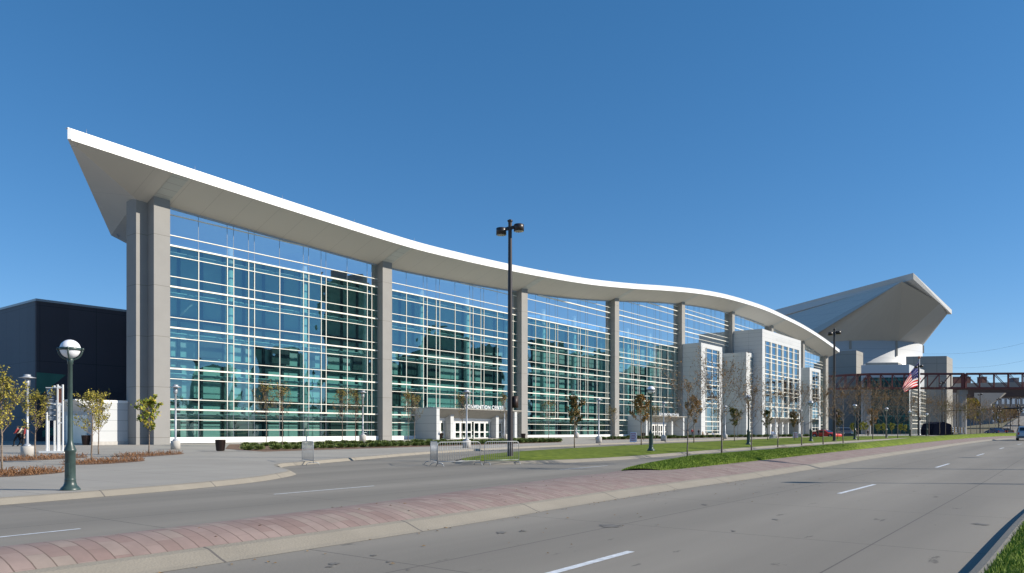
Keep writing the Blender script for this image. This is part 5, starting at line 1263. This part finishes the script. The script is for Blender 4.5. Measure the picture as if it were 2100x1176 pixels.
# dark market tent and construction barriers right of the flag
tn = empty('tarpaulin_tent', (bp(1915, 893, 160).x, 160, .8)); tag(tn, 'dark navy tarpaulin tent behind bare trees right of the flagpole', 'tent')
mb = MB(); mb.extr([(0, 0), (4.1, 0), (4.3, 1.0), (3.6, 2.4), (2.0, 2.9), (.4, 2.5), (-.1, 1.2)], 0, 5); mb.build('cover', M['dark_navy'], tn)
for x, y, lab in ((1959, 890, 'orange and white striped road barricade right of the dark tent'), (1971, 891, 'orange and white striped road barricade against the bridge pier')):
    r = empty('road_barricade', bp(x, y, 158)); tag(r, lab, 'barricade', 'striped road barricades')
    for z in (.35, .75, 1.15):
        mb = MB()
        for i in range(6): mb.mi = i % 2; mb.box(-.9+.3*i, -.6+.3*i, -.02, .02, z, z+.25)
        mb.build('board', [M['leaf_orange'], M['cloth_white']], r)
    mb = MB(); mb.box(-.75, -.68, -.04, .04, 0, 1.4); mb.box(.68, .75, -.04, .04, 0, 1.4); mb.build('leg', M['galv'], r)
for z0, z1, j in ((712, 672, 0), (738, 714, 1), (760, 742, 2)):
    p = bp(1889+j*4, z0+14, 420); q = bp(2240, z1-14, 330); mb = MB(); P_ = [p.lerp(q, i/16)-Vector((0, 0, 5*math.sin(math.pi*i/16))) for i in range(17)]; mb.tube(P_, .03, 4)
    tag(mb.build('power_line', M['wire']), ('topmost', 'middle', 'lowest')[j]+' thin overhead wire crossing the sky right of the arena', 'wire', 'overhead wires')

# ------------------------------------------------------------------ people
def person(loc, rz, J, cl, lab, sc=1.0, grp='people on the plaza'):
    """J: joint dict; body grown with a skin modifier as one surface; cl: (top, trousers, hair)"""
    names = list(J.keys()); E_ = [('pelvis', 'spine'), ('spine', 'chest'), ('chest', 'neck'), ('neck', 'head'), ('head', 'crown'), ('chest', 'shL'), ('shL', 'elL'), ('elL', 'haL'), ('chest', 'shR'), ('shR', 'elR'), ('elR', 'haR'), ('pelvis', 'hiL'), ('hiL', 'knL'), ('knL', 'anL'), ('anL', 'toL'), ('pelvis', 'hiR'), ('hiR', 'knR'), ('knR', 'anR'), ('anR', 'toR')]
    rad = {'pelvis': .15, 'spine': .14, 'chest': .155, 'neck': .055, 'head': .095, 'crown': .075, 'sh': .075, 'el': .05, 'ha': .04, 'hi': .10, 'kn': .068, 'an': .048, 'to': .04}
    me = bpy.data.meshes.new('person'); me.from_pydata([J[n_] for n_ in names], [(names.index(a), names.index(b)) for a, b in E_], [])
    o = bpy.data.objects.new('person_tmp', me); C.objects.link(o); o.modifiers.new('s', 'SKIN')
    for i, n_ in enumerate(names):
        rr = rad.get(n_) or rad[n_[:2]]; me.skin_vertices[0].data[i].radius = (rr, rr*.8 if n_ in ('spine', 'pelvis', 'chest') else rr)
    me.skin_vertices[0].data[names.index('pelvis')].use_root = True
    ss_ = o.modifiers.new('d', 'SUBSURF'); ss_.levels = 1; ss_.render_levels = 1
    m2 = bpy.data.meshes.new_from_object(o.evaluated_get(bpy.context.evaluated_depsgraph_get())); bpy.data.objects.remove(o)
    for m_ in (cl[0], cl[1], 'skin', cl[2], 'black'): m2.materials.append(M[m_])
    Jv = {k: Vector(v) for k, v in J.items()}
    for p in m2.polygons:
        c_ = p.center; nm = min(Jv, key=lambda k: (Jv[k]-c_).length)
        hd_ = Jv['head']
        if nm in ('head', 'crown', 'neck'): p.material_index = 3 if (c_.z > hd_.z+.03 or (c_-hd_).y > .03) and nm != 'neck' else 2
        elif nm[:2] == 'ha': p.material_index = 2
        elif nm in ('pelvis',) or nm[:2] in ('hi', 'kn'): p.material_index = 1
        elif nm[:2] == 'an': p.material_index = 1
        elif nm[:2] == 'to': p.material_index = 4
        else: p.material_index = 0
    m2.polygons.foreach_set('use_smooth', [True]*len(m2.polygons)); m2.name = 'person'
    o = bpy.data.objects.new('person', m2); C.objects.link(o); o.location = loc; o.rotation_euler = (0, 0, rz); o.scale = (sc, sc, sc); tag(o, lab, 'person', grp)
    return o
def stand(a=.0, armL=(.02, -.05), armR=(-.02, -.02), bend=0, twist=.0):
    return {'pelvis': (0, 0, .95), 'spine': (0, 0, 1.14), 'chest': (0, -bend*.1, 1.34), 'neck': (0, -bend*.14, 1.48), 'head': (0, -.02-bend*.16, 1.60), 'crown': (0, -.01-bend*.16, 1.70),
     'shL': (.18, 0, 1.40), 'elL': (.25, armL[1]*.4, 1.13), 'haL': (.24+armL[0], armL[1], .86 if armL[1] > -.15 else 1.05), 'shR': (-.18, 0, 1.40), 'elR': (-.25, armR[1]*.4, 1.13), 'haR': (-.24+armR[0], armR[1], .86 if armR[1] > -.15 else 1.05),
     'hiL': (.09, 0, .90), 'knL': (.10, -.02-a, .50), 'anL': (.10, .0-a*1.2, .09), 'toL': (.11, -.15-a*1.2, .04), 'hiR': (-.09, 0, .90), 'knR': (-.10, -.02+a*.6, .50), 'anR': (-.10, a*1.6, .10), 'toR': (-.11, -.14+a*1.6, .04)}
def sit():
    j = stand(armL=(-.08, -.3), armR=(.08, -.3)); dz_ = -.45
    for k in ('pelvis', 'spine', 'chest', 'neck', 'head', 'crown', 'shL', 'elL', 'haL', 'shR', 'elR', 'haR', 'hiL', 'hiR'): x, y, z = j[k]; j[k] = (x, y, z+dz_)
    for s_, k in ((1, 'L'), (-1, 'R')): j['kn'+k] = (s_*.13, -.44, .50); j['an'+k] = (s_*.12, -.42, .09); j['to'+k] = (s_*.12, -.58, .04)
    return j
def pp(x, yb, off=.16, Y=None): return G(x, yb, off) if Y is None else Vector(((x-1050)/F*Y, Y, EYE-(yb-HZ)/F*Y))
person(pp(37, 916), R(-80), stand(.22, (.0, -.25)), ('cloth_red', 'cloth_black', 'hair'), 'walking person in a red top, left one of three before the dark hall')
person(pp(45, 916), R(-80), stand(-.18, (.0, -.28), (0, -.28)), ('cloth_cream', 'cloth_black', 'hair'), 'walking person in a pale top, middle of three before the dark hall')
person(pp(53, 916), R(-75), stand(.15), ('cloth_red', 'cloth_black', 'hair'), 'walking person in a dark red top, right one of three beside the silver lamp')
for x, yb, yt, cl, po, lab in ((1400, 896, 878, ('cloth_tan', 'cloth_black', 'hair'), 0, 'standing person in tan leaning at the second canopy\'s right pier'), (1410, 895, 878, ('cloth_navy', 'cloth_tan', 'hair'), .05, 'standing person in a navy top outside the second canopy doors'),
    (1419.5, 895, 879, ('cloth_red', 'cloth_black', 'hair'), 0, 'standing person in a dark red top right of the second canopy doors'), (1433, 895, 880, ('cloth_black', 'cloth_black', 'hair'), .05, 'standing person in black by the canopy\'s outer wall'),
    (1696, 893, 879, ('cloth_white', 'cloth_black', 'hair'), 0, 'person in a white shirt standing behind the red car'), (1749, 896.5, 881, ('cloth_grey', 'cloth_black', 'hair'), .08, 'person in grey walking right of the dark minivan'), (1757, 896.5, 882, ('cloth_black', 'cloth_black', 'hair'), -.08, 'person in black walking behind the fifth globe lamp'),
    (1677, 898, 879, ('cloth_black', 'cloth_black', 'hair'), 0, 'person in a black suit standing left of the red car'), (1780, 896.8, 881, ('cloth_black', 'cloth_black', 'hair'), 0, 'man in a black suit standing on the drive left of the left bridge pier')):
    Yq = {1696: 128, 1749: 140, 1757: 142, 1677: 117, 1780: 150}.get(x, 150); person(pp(x, yb, Y=Yq), R(10), stand(po), cl, lab, sc=(yb-yt)/F*Yq/1.76)
for x, yb, yt, cl, lab in ((1441, 896, 884, ('cloth_tan', 'cloth_tan', 'hair'), 'seated person in tan, left one of the three sitting by the first white tower'), (1450, 896, 886, ('cloth_black', 'cloth_navy', 'hair'), 'seated person in black, middle one of the three by the first white tower'), (1462, 896, 886, ('cloth_blue', 'cloth_blue', 'hair'), 'seated person in light blue at the foot of the first white tower'), (1584, 900, 881, ('cloth_blue', 'cloth_white', 'hair'), 'person in a light blue shirt sitting on a concrete block before the big block')):
    Yq = 148 if x < 1500 else 100; s_ = (yb-yt)/F*Yq/1.31; o = person(pp(x, yb, Y=Yq), R(20), sit(), cl, lab, sc=s_)
    r = tag(MB().box(-.35, .35, -.15, .35, 0, .40).box(-.38, .38, -.18, .38, .40, .44).build('seat_block', M['bollard'], loc=pp(x, yb, Y=Yq)), 'low concrete seat block under the '+{1441: 'tan', 1450: 'black', 1462: 'light blue', 1584: 'lone light blue'}[x]+' seated person', 'seat'); r.scale = (s_, s_, s_)

# ------------------------------------------------------------------ city across the street, seen mirrored in the glass
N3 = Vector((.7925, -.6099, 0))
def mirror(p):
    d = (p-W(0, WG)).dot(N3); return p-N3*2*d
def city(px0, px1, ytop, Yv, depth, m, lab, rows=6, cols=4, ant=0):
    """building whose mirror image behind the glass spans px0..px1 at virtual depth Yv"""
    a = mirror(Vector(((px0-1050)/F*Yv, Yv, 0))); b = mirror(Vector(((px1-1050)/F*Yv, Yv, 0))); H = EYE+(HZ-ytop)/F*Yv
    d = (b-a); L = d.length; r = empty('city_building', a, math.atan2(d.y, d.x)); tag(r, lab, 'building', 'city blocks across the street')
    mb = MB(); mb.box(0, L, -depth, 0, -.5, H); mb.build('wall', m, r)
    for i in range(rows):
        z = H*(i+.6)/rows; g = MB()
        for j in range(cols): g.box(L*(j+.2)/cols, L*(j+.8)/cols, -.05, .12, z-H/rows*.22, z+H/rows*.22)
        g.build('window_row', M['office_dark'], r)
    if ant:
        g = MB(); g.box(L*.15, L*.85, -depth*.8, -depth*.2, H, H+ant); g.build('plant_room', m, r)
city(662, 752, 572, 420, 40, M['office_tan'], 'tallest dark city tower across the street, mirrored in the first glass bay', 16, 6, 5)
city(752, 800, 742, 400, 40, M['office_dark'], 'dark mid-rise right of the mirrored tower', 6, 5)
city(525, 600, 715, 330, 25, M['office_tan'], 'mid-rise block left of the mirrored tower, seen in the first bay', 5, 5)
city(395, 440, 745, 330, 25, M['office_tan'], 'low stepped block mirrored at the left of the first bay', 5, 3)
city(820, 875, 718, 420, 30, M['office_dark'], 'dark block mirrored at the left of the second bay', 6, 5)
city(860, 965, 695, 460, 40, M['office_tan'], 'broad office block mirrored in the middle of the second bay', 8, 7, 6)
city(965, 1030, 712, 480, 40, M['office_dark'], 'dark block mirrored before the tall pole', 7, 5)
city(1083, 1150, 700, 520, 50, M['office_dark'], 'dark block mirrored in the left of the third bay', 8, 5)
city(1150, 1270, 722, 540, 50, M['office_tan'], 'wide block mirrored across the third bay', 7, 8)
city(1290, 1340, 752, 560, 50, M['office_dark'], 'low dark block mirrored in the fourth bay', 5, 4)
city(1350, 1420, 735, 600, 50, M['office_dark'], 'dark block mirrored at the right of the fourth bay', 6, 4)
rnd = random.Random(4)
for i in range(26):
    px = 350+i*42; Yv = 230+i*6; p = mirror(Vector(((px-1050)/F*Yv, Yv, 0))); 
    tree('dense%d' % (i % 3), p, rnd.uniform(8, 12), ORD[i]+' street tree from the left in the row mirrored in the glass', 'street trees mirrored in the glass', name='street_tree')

# ------------------------------------------------------------------ small things on the ground
mat('stain', (.145, .136, .122), .8, var=.2, scale=5)
def patch(name, x, y, wpx, hpx, m, seed, off=.0, lift=.006):
    rnd = random.Random(seed); p = G(x, y, off); sx = wpx/2/F*p.y; a = G(x, y+hpx/2, off).y; b = G(x, y-hpx/2, off).y; n = 26
    ring = [(p.x+sx*math.cos(t)*k, p.y+(b-a)/2*math.sin(t)*k) for t, k in [(i*6.2832/n, rnd.uniform(.6, 1.15)) for i in range(n)]]
    sheet(name, ring, off+lift, m)
for i, (x, y, w, hh) in enumerate(((1251, 1079, 46, 7), (1028, 1093, 22, 5), (1072, 1090, 14, 4), (686, 1157, 26, 5), (676, 1163, 18, 3), (797, 1153, 12, 3), (766, 1140, 14, 3), (838, 1169, 10, 3), (1445, 1036, 12, 3), (1590, 1066, 12, 3), (2010, 1076, 26, 5), (1505, 1090, 9, 3))):
    patch('road_patch', x, y, w, hh, M['stain'], i)
for x0, x1, y in ((89, 133, 952), (4, 28, 947), (228, 285, 937.6), (411, 518, 926), (123, 172, 933.6), (1060, 1110, 909)):
    a = G(x0, y, .15); b = G(x1, y+.8, .15); mb = MB(); q = Vector((0, .09, 0)); u3 = Vector((0, 0, .004))
    mb.add([a-q+u3, b-q+u3, b+q+u3, a+q+u3], [(0, 1, 2, 3)]); tag(mb.build('slot_drain', M['black']), kind='structure')
for x, y, Yt in ((1428, 940, 31.5), (1497, 931.5, 35.5), (1560, 924.5, 42), (1612, 918.5, 47.5), (1662, 914.5, 53), (1705, 912, 59)):
    p = Vector(((x-1050)/F*Yt, Yt, EYE-(y-HZ)/F*Yt)); mb = MB(); mb.lathe([(.85, -.14), (.6, -.03), (.3, .02), (.02, .035)], 18); o = mb.build('mulch_ring', M['mulch'], loc=p); tag(o, kind='structure')
rnd = random.Random(77)
lv = MB()
for _ in range(260):
    i = rnd.randrange(20, 90); p = MED[i]+normals(MED)[i]*rnd.choice([rnd.uniform(-.25, .1), rnd.uniform(-3, 0), rnd.uniform(.6, 2.6)]); z = h(p.y)+(.01 if (p-MED[i]).length < .3 else .012)
    l = (p-MED[i]).dot(normals(MED)[i])
    if l > .5: z = h(p.y)+prof_z(sum((MED[k]-MED[k-1]).length for k in range(1, i+1)), MED[i], min(l, wid(MED[i].y)-.2))+.008
    a = rnd.uniform(0, 6.28); s_ = rnd.uniform(.012, .035); lv.add([(p.x+s_*math.cos(a), p.y+s_*math.sin(a), z), (p.x-s_*math.sin(a)*.6, p.y+s_*math.cos(a)*.6, z+.01), (p.x-s_*math.cos(a), p.y-s_*math.sin(a), z), (p.x+s_*math.sin(a)*.6, p.y-s_*math.cos(a)*.6, z+.004)], [(0, 1, 2, 3)])
tag(lv.build('fallen_leaves', M['leaf_brown'], fix=False), 'scattered dry leaves along the kerb', 'leaves', kind='stuff')
